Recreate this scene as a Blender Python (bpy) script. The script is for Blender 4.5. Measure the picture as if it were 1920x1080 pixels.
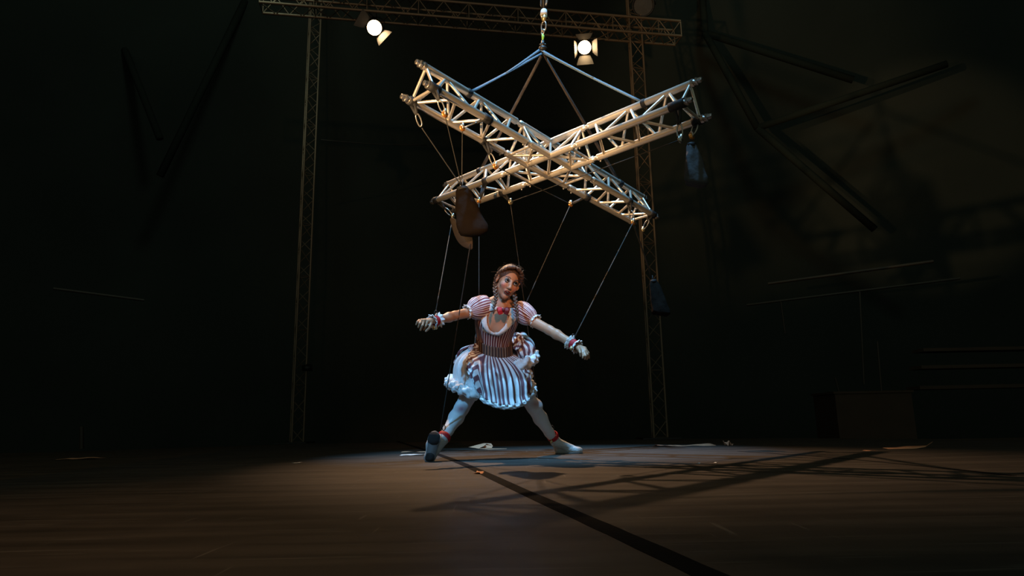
import bpy, bmesh, math, random
import numpy as np
from mathutils import Matrix, Vector
random.seed(7); rng = np.random.default_rng(7)
PI = math.pi
for o in list(bpy.data.objects): bpy.data.objects.remove(o)
col = bpy.context.scene.collection
sc = bpy.context.scene

# ------------------------------------------------------------------ camera
F = 1260.0; H0 = 0.235; PITCH = math.atan(F/6220.0); ROLL = 0.0197
_up0 = np.array([0, -math.sin(PITCH), math.cos(PITCH)]); FW = np.array([0, math.cos(PITCH), math.sin(PITCH)])
_rt0 = np.array([1., 0, 0])
RT = math.cos(ROLL)*_rt0 - math.sin(ROLL)*_up0
UP = math.sin(ROLL)*_rt0 + math.cos(ROLL)*_up0
CAM = np.array([0, 0, H0])
cd = bpy.data.cameras.new('camera'); cam = bpy.data.objects.new('camera', cd); col.objects.link(cam)
cd.sensor_width = 36; cd.lens = F/1920*36; cd.clip_start = .02; cd.clip_end = 200
m = Matrix.Identity(4)
for i in range(3):
    m[i][0] = RT[i]; m[i][1] = UP[i]; m[i][2] = -FW[i]; m[i][3] = CAM[i]
cam.matrix_world = m
sc.camera = cam

def ray(px, py): return RT*(px-960)/F + UP*(540-py)/F + FW
def at(px, py, Y):                       # a point seen at (px, py) that stands at depth Y in the room
    d = ray(px, py); return CAM + d*(Y/d[1])
def atz(px, py, z):                      # the same on the level z
    d = ray(px, py); return CAM + d*((z-H0)/d[2])

# ------------------------------------------------------------------ world, lights, exposure
w = bpy.data.worlds.new('world'); sc.world = w; w.use_nodes = True
bg = w.node_tree.nodes['Background']; bg.inputs[0].default_value = (.80, 1.0, .78, 1); bg.inputs[1].default_value = .13
sc.view_settings.view_transform = 'Standard'; sc.view_settings.look = 'None'
sc.view_settings.gamma = 1; sc.view_settings.use_curve_mapping = False; sc.view_settings.exposure = 0

def spot(name, loc, target, power, color, angle, blend=.5, size=.08):
    l = bpy.data.lights.new(name, 'SPOT'); l.energy = power; l.color = color
    l.spot_size = math.radians(angle); l.spot_blend = blend; l.shadow_soft_size = size
    o = bpy.data.objects.new(name, l); col.objects.link(o); o.location = loc
    o.rotation_euler = (Vector(target)-Vector(loc)).to_track_quat('-Z', 'Y').to_euler()
    return o
WARM = (1.0, .62, .30); BLUE = (.24, .60, 1.0)
spot('warm_low_light', (-2.3, .5, .7), (.10, 4.7, 2.55), 950, (1, .60, .27), 31, .8, .07)
spot('warm_left_light', (-3.4, .9, 1.5), (-.33, 4.1, 2.42), 1500, (1, .66, .34), 17, .5, .05)
spot('warm_top_light', (-1.5, 8.1, 6.9), (.60, 4.4, 0), 2500, (1, .60, .33), 34, 1.0, .04)
spot('blue_top_light', (.3, 3.1, 8.6), (.30, 4.9, 2.0), 4200, BLUE, 25, .8, .08)
spot('blue_side_light', (-3.0, .2, 3.7), (.22, 5.0, .20), 1050, (.17, .55, 1.0), 16.5, .9, .06)
spot('warm_face_light', (.9, -.4, 2.6), (-.02, 4.6, 1.34), 580, (1, .46, .21), 18, 1.0, .12)
spot('warm_side_light', (-2.4, -1.2, 4.6), (-.85, 2.0, 0), 300, (1, .52, .22), 34, 1.0, .25)
spot('warm_rig_fill_light', (-.5, -2, 5.0), (-.4, 9.5, 5.6), 330, (1, .58, .28), 46, .8, .1)  # unseen spot added to warm the overhead truss and tower tops
for nm, x in (('tent_fill_light_left', -1), ('tent_fill_light_right', 1)):
    spot(nm, (x*3.0, 6.8, 7.3), (x*9.0, 14.5, 6.0), 120, (.72, 1, .80), 112, .6, .4)  # unseen greenish fill, added to lift the tent cloth out of black

# ------------------------------------------------------------------ materials
def nt(mt): return mt.node_tree.nodes, mt.node_tree.links
def mat(name, c, rough=.6, metal=0, var=.12, scale=20, bump=0, bscale=60, spec=None, c2=None, trans=0, alpha=1, attr=None, emit=None, sheen=0):
    mt = bpy.data.materials.new(name); mt.use_nodes = True
    N, L = nt(mt); b = N['Principled BSDF']
    b.inputs['Roughness'].default_value = rough; b.inputs['Metallic'].default_value = metal
    if spec is not None: b.inputs['Specular IOR Level'].default_value = spec
    tc = N.new('ShaderNodeTexCoord'); nz = N.new('ShaderNodeTexNoise')
    nz.inputs['Scale'].default_value = scale; nz.inputs['Detail'].default_value = 4
    L.new(tc.outputs['Object'], nz.inputs['Vector'])
    mx = N.new('ShaderNodeMix'); mx.data_type = 'RGBA'
    L.new(nz.outputs['Fac'], mx.inputs['Factor'])
    if attr:
        at_ = N.new('ShaderNodeAttribute'); at_.attribute_name = attr
        h = N.new('ShaderNodeHueSaturation'); h.inputs['Value'].default_value = 1-var
        L.new(at_.outputs['Color'], h.inputs['Color'])
        L.new(at_.outputs['Color'], mx.inputs['A']); L.new(h.outputs['Color'], mx.inputs['B'])
    else:
        c2 = c2 or tuple(x*(1-2*var) for x in c)
        mx.inputs['A'].default_value = (*c, 1); mx.inputs['B'].default_value = (*c2, 1)
    L.new(mx.outputs['Result'], b.inputs['Base Color'])
    if bump:
        n2 = N.new('ShaderNodeTexNoise'); n2.inputs['Scale'].default_value = bscale; n2.inputs['Detail'].default_value = 5
        L.new(tc.outputs['Object'], n2.inputs['Vector'])
        bp = N.new('ShaderNodeBump'); bp.inputs['Strength'].default_value = bump; bp.inputs['Distance'].default_value = .01
        L.new(n2.outputs['Fac'], bp.inputs['Height']); L.new(bp.outputs['Normal'], b.inputs['Normal'])
    if emit:
        b.inputs['Emission Color'].default_value = (*emit[0], 1); b.inputs['Emission Strength'].default_value = emit[1]
    if sheen: b.inputs['Sheen Weight'].default_value = sheen
    if alpha < 1: b.inputs['Alpha'].default_value = alpha
    return mt
def stripes(name, ca, cb, freq, duty=.5, rough=.8, slant=0, edge=.08):
    mt = mat(name, ca, rough)
    N, L = nt(mt); b = N['Principled BSDF']
    uv = N.new('ShaderNodeUVMap'); sp = N.new('ShaderNodeSeparateXYZ'); L.new(uv.outputs[0], sp.inputs[0])
    ad = N.new('ShaderNodeMath'); ad.operation = 'MULTIPLY_ADD'; ad.inputs[1].default_value = slant
    L.new(sp.outputs['Y'], ad.inputs[0]); L.new(sp.outputs['X'], ad.inputs[2])
    mu = N.new('ShaderNodeMath'); mu.operation = 'MULTIPLY'; mu.inputs[1].default_value = freq; L.new(ad.outputs[0], mu.inputs[0])
    pp = N.new('ShaderNodeMath'); pp.operation = 'PINGPONG'; pp.inputs[1].default_value = .5; L.new(mu.outputs[0], pp.inputs[0])
    mr = N.new('ShaderNodeMapRange'); mr.inputs['From Min'].default_value = duty/2-edge/2; mr.inputs['From Max'].default_value = duty/2+edge/2
    L.new(pp.outputs[0], mr.inputs['Value'])
    mx = N.new('ShaderNodeMix'); mx.data_type = 'RGBA'; mx.inputs['A'].default_value = (*ca, 1); mx.inputs['B'].default_value = (*cb, 1)
    L.new(mr.outputs[0], mx.inputs['Factor']); L.new(mx.outputs['Result'], b.inputs['Base Color'])
    return mt

M = {}
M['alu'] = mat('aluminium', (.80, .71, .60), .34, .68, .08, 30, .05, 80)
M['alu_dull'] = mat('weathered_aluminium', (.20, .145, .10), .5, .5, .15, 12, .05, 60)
M['steel'] = mat('steel', (.55, .5, .45), .3, .9, .1, 40)
M['gold'] = mat('anodised_orange', (.85, .33, .07), .3, .7, .1, 40)
M['brass'] = mat('brass', (.8, .6, .3), .35, .8, .1, 60)
M['black_web'] = mat('black_webbing', (.018, .018, .02), .7, 0, .2, 60, .2, 200)
M['blue_web'] = mat('pale_webbing', (.10, .15, .20), .7, 0, .12, 60, .2, 200)
M['brown_web'] = mat('brown_webbing', (.055, .040, .032), .8, 0, .15, 60, .2, 200)
M['rope'] = mat('rope', (.036, .032, .028), .8, 0, .2, 90, .2, 300)
M['black_metal'] = mat('black_metal', (.015, .015, .016), .45, .3, .15, 30)
M['lamp_grey'] = mat('lamp_flap', (.10, .09, .085), .55, .2, .15, 30)
M['shaded_brown_bag'] = mat('shaded_brown_canvas', (.014, .010, .0075), .95, 0, .22, 14, .5, 26, spec=.08)  # brown canvas taken near black, the bag's shade put into the colour
M['bag'] = mat('grey_canvas', (.075, .075, .08), .75, 0, .22, 14, .5, 26)
M['skin'] = mat('skin', (.6, .35, .25), .48, 0, .06, 60, .03, 150, attr='tint')
M['tights'] = mat('white_tights', (.74, .73, .74), .7, 0, .05, 30, .03, 90, attr='tint')
M['white_cloth'] = mat('white_cloth', (.80, .79, .78), .8, 0, .06, 30, .25, 70)
M['tulle'] = mat('white_tulle', (.76, .77, .79), .9, 0, .10, 60, .12, 160)
M['red'] = mat('red_felt', (.55, .008, .018), .65, 0, .12, 40, .15, 90)
M['dark_red'] = mat('dark_red_satin', (.16, .006, .010), .6, 0, .15, 30)
M['hair'] = mat('brown_hair', (.11, .05, .024), .45, 0, .3, 60, .6, 130)
M['shoe'] = mat('pale_canvas_shoe', (.62, .65, .67), .75, 0, .14, 24, 1.0, 34)
M['sole'] = mat('grey_rubber_sole', (.16, .16, .165), .7, 0, .12, 25, .1, 80)
M['sole_patch'] = mat('dark_suede_patch', (.022, .02, .02), .95, 0, .15, 30, .2, 80)
M['eye_white'] = mat('eye_white', (.48, .45, .42), .2, 0, .03)
M['iris'] = mat('iris', (.09, .06, .035), .15, 0, .2, 300)
M['pupil'] = mat('pupil', (.004, .004, .004), .1)
M['brow'] = mat('eyebrow', (.035, .017, .01), .8)
M['lips'] = mat('lipstick', (.12, .012, .014), .35, 0, .1)
M['mouth'] = mat('mouth_inside', (.03, .006, .006), .6)
M['bodice'] = stripes('shaded_bodice_stripes', (.52, .42, .38), (.12, .022, .026), 1, .34)  # same cloth as the sleeves, with shade put into duller, darker stripes
M['sleeve'] = stripes('sleeve_stripes', (.72, .62, .62), (.20, .028, .040), 1, .5)
M['belt'] = stripes('belt_stripes', (.21, .13, .085), (.045, .022, .018), 1, .35)
M['skirt'] = stripes('skirt_stripes', (.70, .70, .72), (.15, .055, .07), 1, .5)
M['paper'] = mat('kraft_paper', (.90, .46, .27), .8, 0, .1, 20, .2, 40)
M['white_paper'] = mat('white_paper', (.80, .77, .72), .8, 0, .05, 20, .1, 40)
M['tape'] = mat('black_floor_tape', (.006, .006, .007), .85, 0, .1, 30, .1, 60, spec=.08)
M['tent'] = mat('dark_tent_canvas', (.036, .041, .036), .95, 0, .2, .6, .2, 2, spec=.05)
M['dark'] = mat('black_matte', (.012, .012, .012), .9, 0, .2, 5, spec=.1)
M['tent_seam'] = mat('tent_seam', (.020, .024, .020), .95, 0, .2, .6, spec=.05)
M['dark_rail'] = mat('dark_painted_rail', (.055, .042, .032), .6, .2, .15, 20)
M['wood'] = mat('dark_plywood', (.075, .042, .026), .8, 0, .2, 4, .1, 30)
M['green'] = mat('green_tape', (.22, .55, .12), .6)

def floor_mat(name, base, warm):
    mt = bpy.data.materials.new(name); mt.use_nodes = True
    N, L = nt(mt); b = N['Principled BSDF']
    tc = N.new('ShaderNodeTexCoord')
    n1 = N.new('ShaderNodeTexNoise'); n1.inputs['Scale'].default_value = 1.6; n1.inputs['Detail'].default_value = 9; n1.inputs['Roughness'].default_value = .68
    L.new(tc.outputs['Object'], n1.inputs['Vector'])
    mx = N.new('ShaderNodeMix'); mx.data_type = 'RGBA'; mx.inputs['A'].default_value = (*base, 1); mx.inputs['B'].default_value = (*warm, 1)
    mr0 = N.new('ShaderNodeMapRange'); mr0.inputs['From Min'].default_value = .35; mr0.inputs['From Max'].default_value = .68
    L.new(n1.outputs['Fac'], mr0.inputs['Value']); L.new(mr0.outputs[0], mx.inputs['Factor'])
    mpS = N.new('ShaderNodeMapping'); mpS.inputs['Scale'].default_value = (.7, 7, 1); mpS.inputs['Rotation'].default_value[2] = .06
    L.new(tc.outputs['Object'], mpS.inputs['Vector'])
    nS = N.new('ShaderNodeTexNoise'); nS.inputs['Scale'].default_value = 1.4; nS.inputs['Detail'].default_value = 7; L.new(mpS.outputs[0], nS.inputs['Vector'])
    mS = N.new('ShaderNodeMapRange'); mS.inputs['From Min'].default_value = .35; mS.inputs['From Max'].default_value = .65; mS.inputs['To Min'].default_value = .68; mS.inputs['To Max'].default_value = 1.25
    L.new(nS.outputs['Fac'], mS.inputs['Value'])
    mM = N.new('ShaderNodeMix'); mM.data_type = 'RGBA'; mM.blend_type = 'MULTIPLY'; mM.inputs['Factor'].default_value = 1
    L.new(mx.outputs['Result'], mM.inputs['A']); L.new(mS.outputs[0], mM.inputs['B']); mx = mM
    # long thin scuffs: two stretched noises, thresholded
    last = mx.outputs['Result']
    for (rot, sx, sy, th) in ((.3, 2.2, 46, .66), (-.55, 46, 2.5, .67), (.05, 1.6, 60, .64)):
        mp = N.new('ShaderNodeMapping'); mp.inputs['Rotation'].default_value[2] = rot; mp.inputs['Scale'].default_value = (sx, sy, 1)
        L.new(tc.outputs['Object'], mp.inputs['Vector'])
        n2 = N.new('ShaderNodeTexNoise'); n2.inputs['Scale'].default_value = 1; n2.inputs['Detail'].default_value = 3
        L.new(mp.outputs[0], n2.inputs['Vector'])
        mr = N.new('ShaderNodeMapRange'); mr.inputs['From Min'].default_value = th; mr.inputs['From Max'].default_value = th+.05
        mr.inputs['To Max'].default_value = .5
        L.new(n2.outputs['Fac'], mr.inputs['Value'])
        m2 = N.new('ShaderNodeMix'); m2.data_type = 'RGBA'; m2.inputs['B'].default_value = (.16, .15, .14, 1)
        L.new(mr.outputs[0], m2.inputs['Factor']); L.new(last, m2.inputs['A']); last = m2.outputs['Result']
    L.new(last, b.inputs['Base Color'])
    n3 = N.new('ShaderNodeTexNoise'); n3.inputs['Scale'].default_value = 5; n3.inputs['Detail'].default_value = 8
    L.new(tc.outputs['Object'], n3.inputs['Vector'])
    mr3 = N.new('ShaderNodeMapRange'); mr3.inputs['To Min'].default_value = .38; mr3.inputs['To Max'].default_value = .62
    L.new(n3.outputs['Fac'], mr3.inputs['Value']); L.new(mr3.outputs[0], b.inputs['Roughness'])
    bp = N.new('ShaderNodeBump'); bp.inputs['Strength'].default_value = .15; bp.inputs['Distance'].default_value = .01
    n4 = N.new('ShaderNodeTexNoise'); n4.inputs['Scale'].default_value = 2.5; n4.inputs['Detail'].default_value = 3
    L.new(tc.outputs['Object'], n4.inputs['Vector']); L.new(n4.outputs['Fac'], bp.inputs['Height']); L.new(bp.outputs['Normal'], b.inputs['Normal'])
    b.inputs['Specular IOR Level'].default_value = .3
    return mt
M['floor'] = floor_mat('black_dance_vinyl', (.044, .038, .034), (.068, .058, .050))
M['floor_edge'] = floor_mat('brown_stage_boards', (.060, .043, .030), (.085, .062, .044))

# ------------------------------------------------------------------ object helpers
def link(name, me, material, parent=None, loc=None):
    o = bpy.data.objects.new(name, me); col.objects.link(o)
    if material is not None and len(me.materials) == 0: me.materials.append(material)
    if parent is not None: o.parent = parent
    if loc is not None: o.location = loc
    return o
def tag(o, label, cat, group=None):
    o['label'] = label; o['category'] = cat
    if group: o['group'] = group
    return o
def struct(o): o['kind'] = 'structure'; return o
def thing(name, label, cat, loc, group=None, rot=None):
    o = bpy.data.objects.new(name, None); o.empty_display_size = .1; col.objects.link(o)
    mw = Matrix.Translation(Vector(loc))
    if rot is not None: mw = mw @ rot.to_4x4()
    o.matrix_world = mw
    o['base'] = [float(x) for x in loc]
    tag(o, label, cat, group); return o
class MB:
    """collects shapes; build() links them as one mesh object"""
    def __init__(s): s.v = []; s.f = []; s.uv = []; s.n = 0
    def add(s, v, f, uv=None):
        v = np.asarray(v, float); s.v.append(v)
        s.f += [tuple(int(i)+s.n for i in q) for q in f]
        s.uv.append(np.asarray(uv, float) if uv is not None else np.zeros((len(v), 2)))
        s.n += len(v); return s
    def grid(s, P, UV=None, wrap=False, capA=False, capB=False, keep=None):
        P = np.asarray(P); a, b = P.shape[:2]; f = []
        bb = b if wrap else b-1
        for i in range(a-1):
            for j in range(bb):
                if keep is not None and not keep[i][j]: continue
                k = (j+1) % b; f.append((i*b+j, i*b+k, (i+1)*b+k, (i+1)*b+j))
        if capA: f.append(tuple(range(b))[::-1])
        if capB: f.append(tuple((a-1)*b+j for j in range(b)))
        return s.add(P.reshape(-1, 3), f, None if UV is None else np.asarray(UV).reshape(-1, 2))
    def tube(s, pts, r, n=8, caps=True, flat=None):
        pts = np.asarray(pts, float); m_ = len(pts)
        r = np.full(m_, r, float) if np.isscalar(r) else np.asarray(r, float)
        T = np.gradient(pts, axis=0); T /= np.linalg.norm(T, axis=1)[:, None]+1e-12
        ref = np.array([0, 0, 1.]) if abs(T[0][2]) < .9 else np.array([1., 0, 0])
        A = np.cross(T[0], ref); A /= np.linalg.norm(A); P = []
        for i in range(m_):
            A = A-T[i]*(A@T[i]); A /= np.linalg.norm(A); B = np.cross(T[i], A)
            th = np.arange(n)*2*PI/n
            k = flat if flat else 1
            P.append(pts[i]+r[i]*(np.cos(th)[:, None]*A*k+np.sin(th)[:, None]*B))
        return s.grid(P, None, True, caps, caps)
    def ell(s, c, rad, R=None, nu=12, nv=8):
        c = np.asarray(c, float); rad = np.full(3, rad) if np.isscalar(rad) else np.asarray(rad)
        P = []
        for i in range(nv+1):
            a = PI*i/nv; row = []
            a = min(max(a, .04), PI-.04)
            for j in range(nu):
                b_ = 2*PI*j/nu; p = np.array([math.sin(a)*math.cos(b_), math.sin(a)*math.sin(b_), -math.cos(a)])*rad
                row.append((R@p if R is not None else p)+c)
            P.append(row)
        return s.grid(P, None, True, True, True)
    def box(s, c, d, R=None):
        c = np.asarray(c, float); d = np.asarray(d, float)/2
        v = np.array([[x, y, z] for x in (-1, 1) for y in (-1, 1) for z in (-1, 1)])*d
        if R is not None: v = v@np.asarray(R).T
        return s.add(v+c, [(0, 1, 3, 2), (4, 6, 7, 5), (0, 4, 5, 1), (2, 3, 7, 6), (0, 2, 6, 4), (1, 5, 7, 3)])
    def mesh(s, name, origin=(0, 0, 0), smooth=True):
        me = bpy.data.meshes.new(name)
        V = np.concatenate(s.v)-np.asarray(origin, float)
        me.from_pydata(V.tolist(), [], s.f)
        UV = np.concatenate(s.uv); lay = me.uv_layers.new(name='UVMap')
        li = np.zeros(len(me.loops), np.int32); me.loops.foreach_get('vertex_index', li)
        lay.data.foreach_set('uv', UV[li].astype(np.float32).ravel())
        if smooth: me.polygons.foreach_set('use_smooth', np.ones(len(me.polygons), bool))
        me.update(); return me
    def build(s, name, material, parent=None, origin=None, smooth=True, solid=0, fixn=True):
        if origin is None:
            origin = tuple(parent['base']) if (parent is not None and 'base' in parent) else (0, 0, 0)
        me = s.mesh(name, origin, smooth)
        if fixn:
            bm = bmesh.new(); bm.from_mesh(me); bmesh.ops.recalc_face_normals(bm, faces=bm.faces); bm.to_mesh(me); bm.free()
        o = link(name, me, material, parent)
        if solid:
            md = o.modifiers.new('solid', 'SOLIDIFY'); md.thickness = solid; md.offset = 0
        return o
def top(mb, name, material, label, cat, group=None, **k):
    """a one-mesh thing, its origin at its base"""
    V = np.concatenate(mb.v); c = V.mean(0); c[2] = V[:, 2].min()
    o = mb.build(name, material, None, tuple(c), **k); o.location = c; tag(o, label, cat, group); return o

_unit = {}
def unit_cyl(material, n=10):
    key = (material.name, n)
    if key not in _unit:
        mb = MB(); th = np.arange(n)*2*PI/n
        P = [[(math.cos(t), math.sin(t), z) for t in th] for z in (0, 1)]
        mb.grid(P, None, True, True, True)
        me = mb.mesh('bar'); me.materials.append(material)
        bm = bmesh.new(); bm.from_mesh(me); bmesh.ops.recalc_face_normals(bm, faces=bm.faces)
        for f in bm.faces: f.smooth = len(f.verts) == 4
        for e in bm.edges:
            if len(e.link_faces) == 2 and (len(e.link_faces[0].verts) > 4) != (len(e.link_faces[1].verts) > 4): e.smooth = False
        bm.to_mesh(me); bm.free(); _unit[key] = me
    return _unit[key]
def bar(name, p, q, r, material, parent, n=10):
    """one straight bar as its own object, p and q in the parent's space"""
    p = Vector(p); q = Vector(q); d = q-p
    o = bpy.data.objects.new(name, unit_cyl(material, n)); col.objects.link(o); o.parent = parent
    rot = d.to_track_quat('Z', 'Y').to_matrix().to_4x4()
    o.matrix_basis = Matrix.Translation(p) @ rot @ Matrix.Diagonal((r, r, d.length, 1))
    return o
def norm(v): v = np.asarray(v, float); return v/np.linalg.norm(v)
def lerp(a, b, t): return np.asarray(a)*(1-t)+np.asarray(b)*t
def catmull(P, n):
    P = np.asarray(P, float); k = len(P)-1; out = []
    for i in range(n):
        t = i/(n-1)*k; j = min(int(t), k-1); u = t-j
        p0 = P[max(j-1, 0)]; p1 = P[j]; p2 = P[j+1]; p3 = P[min(j+2, k)]
        out.append(.5*((2*p1)+(-p0+p2)*u+(2*p0-5*p1+4*p2-p3)*u*u+(-p0+3*p1-3*p2+p3)*u**3))
    return np.array(out)

# ================================================================== setting: stage, tent
edge = [atz(x, y, 0) for x, y in ((150, 846), (330, 840), (560, 832.5), (900, 827.5), (1240, 823), (1500, 821.5), (1770, 823))]
poly = [(-16, -3, 0), (-16, edge[0][1]*.72, 0)]+[tuple(p) for p in edge]+[(14, edge[-1][1]*.9, 0), (14, -3, 0)]
def prism(pts, z0, z1):
    mb = MB(); n = len(pts)
    v = [(p[0], p[1], z1) for p in pts]+[(p[0], p[1], z0) for p in pts]
    mb.add(v, [tuple(range(n)), tuple(range(2*n-1, n-1, -1))]+[(i, i+n, (i+1) % n+n, (i+1) % n) for i in range(n)])
    return mb
fl = prism(poly, -.5, 0).build('floor', M['floor_edge'], smooth=False); struct(fl)
# black vinyl sheet lying on the stage boards
va = atz(150, 882, 0); vb = atz(450, 840, 0)
vin = [(-14, -2.9), (va[0]-(vb[0]-va[0])*.9, va[1]-(vb[1]-va[1])*.9)]
vin += [tuple(atz(x, y, 0)[:2]) for x, y in ((150, 882), (300, 862), (450, 841), (560, 834.5), (900, 829.5), (1240, 825), (1500, 823.5), (1770, 825.5))]+[(13, -2.9)]
vo = prism([(p[0], p[1]) for p in vin], .0005, .004).build('floor', M['floor'], smooth=False); struct(vo)
# seams taped across the vinyl
def tape(pts, wd, name, label, z=.0045):
    mb = MB(); P = catmull([atz(x, y, z) for x, y in pts], 30); T = np.gradient(P, axis=0)
    Nn = np.stack([-T[:, 1], T[:, 0], T[:, 2]*0], 1); Nn /= np.linalg.norm(Nn, axis=1)[:, None]
    wob = 1+.04*np.sin(np.arange(30)*1.7)
    mb.grid(np.stack([P-Nn*wd/2*wob[:, None], P+Nn*wd/2*wob[:, None]], 1))
    return top(mb, name, M['tape'], label, 'tape', smooth=False, solid=.0008)
tape([(745, 822.5+5), (830, 855), (1000, 930), (1180, 1010), (1420, 1120)], .054, 'floor_tape', 'black tape strip on the floor running from the raised shoe to the lower right')
tape([(1385, 846), (1560, 858), (1770, 878), (1900, 892)], .028, 'floor_tape', 'thin dark tape seam crossing the right side of the floor')
gr = prism([(-22, -6), (-22, 24), (22, 24), (22, -6)], -.62, -.6).build('ground', M['dark'], smooth=False); struct(gr)

def tent():
    mb = MB(); R0 = 15.5; rows = []
    prof = [(1.0, -.6), (1.0, 3.2), (.99, 4.6), (.86, 7.6), (.64, 10.6), (.35, 13.2), (.06, 15.5)]
    n = 96
    for (k, z) in prof:
        row = []
        for j in range(n+1):
            a = PI*(-.12)+PI*1.24*j/n
            sc_ = 1+(.012*abs(math.sin(a*12)))*(1 if z < 4 else .5)
            sag = -.25*abs(math.sin(a*6))*(1 if 4 < z < 11 else 0)
            row.append((R0*k*math.cos(a)*sc_, 3+R0*k*math.sin(a)*.82*sc_, z+sag))
        rows.append(row)
    mb.grid(rows); return mb
struct(tent().build('wall_back', M['tent'], fixn=True))
# the curved tent seams and poles, near black, on the canvas
def beam(pts, r, i):
    mb = MB(); mb.tube(pts, r, 8); o = mb.build('trim_%d' % i, M['tent_seam']); struct(o)
for i, (a, b) in enumerate([((1316, -20, 12), (1322, 62, 12)), ((1322, 62, 12), (1600, 150, 11.5)), ((1322, 62, 12), (1420, 240, 12)), ((1420, 240, 12), (1775, 120, 11)),
                            ((1420, 240, 12), (1640, 430, 12)), ((205, 20, 12), (300, 260, 12)), ((470, -20, 12), (300, 330, 12))]):
    beam([at(*a), at(*b)], .07, i+1)

# ================================================================== lattice trusses
def lattice(root, A, B, side, offs, faces, bays, rc, rb, material, chord_n=10, braces=True, rungs=True):
    """chords at the offsets offs (world vectors) from the line A-B, zigzag braces between the face pairs"""
    base = np.array(root['base'])
    for o in offs: bar('chord', A+o-base, B+o-base, rc, material, root, chord_n)
    for fi, (i, j) in enumerate(faces):
        for k in range(bays):
            t0 = k/bays; t1 = (k+1)/bays
            a, b = (i, j) if k % 2 == 0 else (j, i)
            bar('brace', lerp(A, B, t0)+offs[a]-base, lerp(A, B, t1)+offs[b]-base, rb, material, root, 6)
            if rungs and k % 4 == 0: bar('rung', lerp(A, B, t0)+offs[i]-base, lerp(A, B, t0)+offs[j]-base, rb, material, root, 6)

def tower(pxb, pyb, pxt, label, rotz):
    P = atz(pxb, pyb, 0); zt = 8.6
    root = thing('truss_tower', label, 'truss tower', (P[0], P[1], 0))
    base = P.copy(); base[2] = 0.02
    tp = base.copy(); tp[2] = zt
    s = .22; offs = []
    for k in range(3):
        a = rotz+k*2*PI/3; offs.append(np.array([math.cos(a), math.sin(a), 0])*s/math.sqrt(3))
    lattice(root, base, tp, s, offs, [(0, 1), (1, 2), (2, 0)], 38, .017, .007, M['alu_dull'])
    mb = MB(); mb.box((P[0], P[1], .012), (.5, .5, .02)); mb.build('base_plate', M['black_metal'], root, smooth=False)
    return P
TL = tower(553, 831.5, 585, 'dim triangular truss tower on the left, leaning line behind the stage', 0.42)
TR = tower(1234, 823.2, 1198, 'dim triangular truss tower on the right, partly behind the hanging cross', -.10)
# small junction box on left tower
jb = MB(); c = at(576, 690, TL[1]-.13); jb.box(c, (.14, .10, .09)); jb.tube([c+[.0, -.06, .05], c+[.10, -.1, .05], c+[.11, -.1, -.04], c+[.0, -.06, -.05]], .006, 6)
top(jb, 'lamp_bracket', M['black_metal'], 'small dark fixture clamped low on the left truss tower', 'fixture')

ZT = at(1196, 60, TR[1]-.22)[2]
Aov = atz(486, 4, ZT); Bov = atz(1278, 67.5, ZT)
def overhead():
    d = norm(Bov-Aov); n_ = norm(np.array([-d[1], d[0], 0])); n_ = n_ if n_[1] > 0 else -n_
    root = thing('overhead_truss', 'long square box truss crossing the top of the picture between both towers', 'truss', ((Aov+Bov)/2))
    s = .25; up = np.array([0, 0, s])
    offs = [np.zeros(3), n_*s, n_*s+up, up]
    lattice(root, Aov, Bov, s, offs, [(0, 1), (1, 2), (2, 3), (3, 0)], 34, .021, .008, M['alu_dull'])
    for k in range(4):
        a, b = offs[k], offs[(k+1) % 4]; base = np.array(root['base'])
        bar('rung', Bov+a-base, Bov+b-base, .01, M['alu_dull'], root, 6)
    return d, n_
OVD, OVN = overhead()

# ================================================================== the hanging cross
CS = .239; CT = CS*.866
def Rxyz(rx, ry, rz):
    c, s = math.cos, math.sin
    X = np.array([[1, 0, 0], [0, c(rx), -s(rx)], [0, s(rx), c(rx)]]); Y = np.array([[c(ry), 0, s(ry)], [0, 1, 0], [-s(ry), 0, c(ry)]])
    Z = np.array([[c(rz), -s(rz), 0], [s(rz), c(rz), 0], [0, 0, 1]]); return Z@Y@X
CR = Rxyz(-.003, .133, 7.069)
CC = CAM+np.array([.359, 5.774, 2.296])*(.239/.284)
CL = 1.55*.239/.284
def cx(p): return CC+CR@np.asarray(p, float)        # cross space -> room
cross = thing('cross_truss', 'large bright aluminium truss cross hanging above the performer', 'truss cross', CC, rot=Matrix(CR.tolist()))
DIR = {'UL': (-1, 0), 'UR': (0, -1), 'LR': (1, 0), 'LL': (0, 1)}
CHORDS = ((0, CT), (CS/2, 0), (-CS/2, 0))
def arm(p, d, s, z):                                  # p along the arm, s sideways
    return np.array([d[0]*p-d[1]*s, d[1]*p+d[0]*s, z])
J = .36; RC = .025; RB = .0105
cone = MB()
P = []
for z, r in ((0, .60), (.12, .98), (.2, .98), (.22, .62), (.78, .62), (.8, .98), (.88, .98), (1, .60)):
    P.append([(r*math.cos(t), r*math.sin(t), z) for t in np.arange(12)*2*PI/12])
cone.grid(P, None, True, True, True); cone_me = cone.mesh('coupler'); cone_me.materials.append(M['alu'])
plug = MB()
P = []
for z, r in ((0, 1.06), (.25, 1.06), (.26, .86), (.45, .86), (.46, 1.08), (.62, 1.08), (.64, .78), (.92, .72), (1.0, .55)):
    P.append([(r*math.cos(t)*(1 if k % 2 or z < .4 else .8), r*math.sin(t)*(1 if k % 2 or z < .4 else .8), z) for k, t in enumerate(np.arange(12)*2*PI/12)])
plug.grid(P, None, True, True, True); plug_me = plug.mesh('end_plug', smooth=False); plug_me.materials.append(M['steel'])
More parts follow.
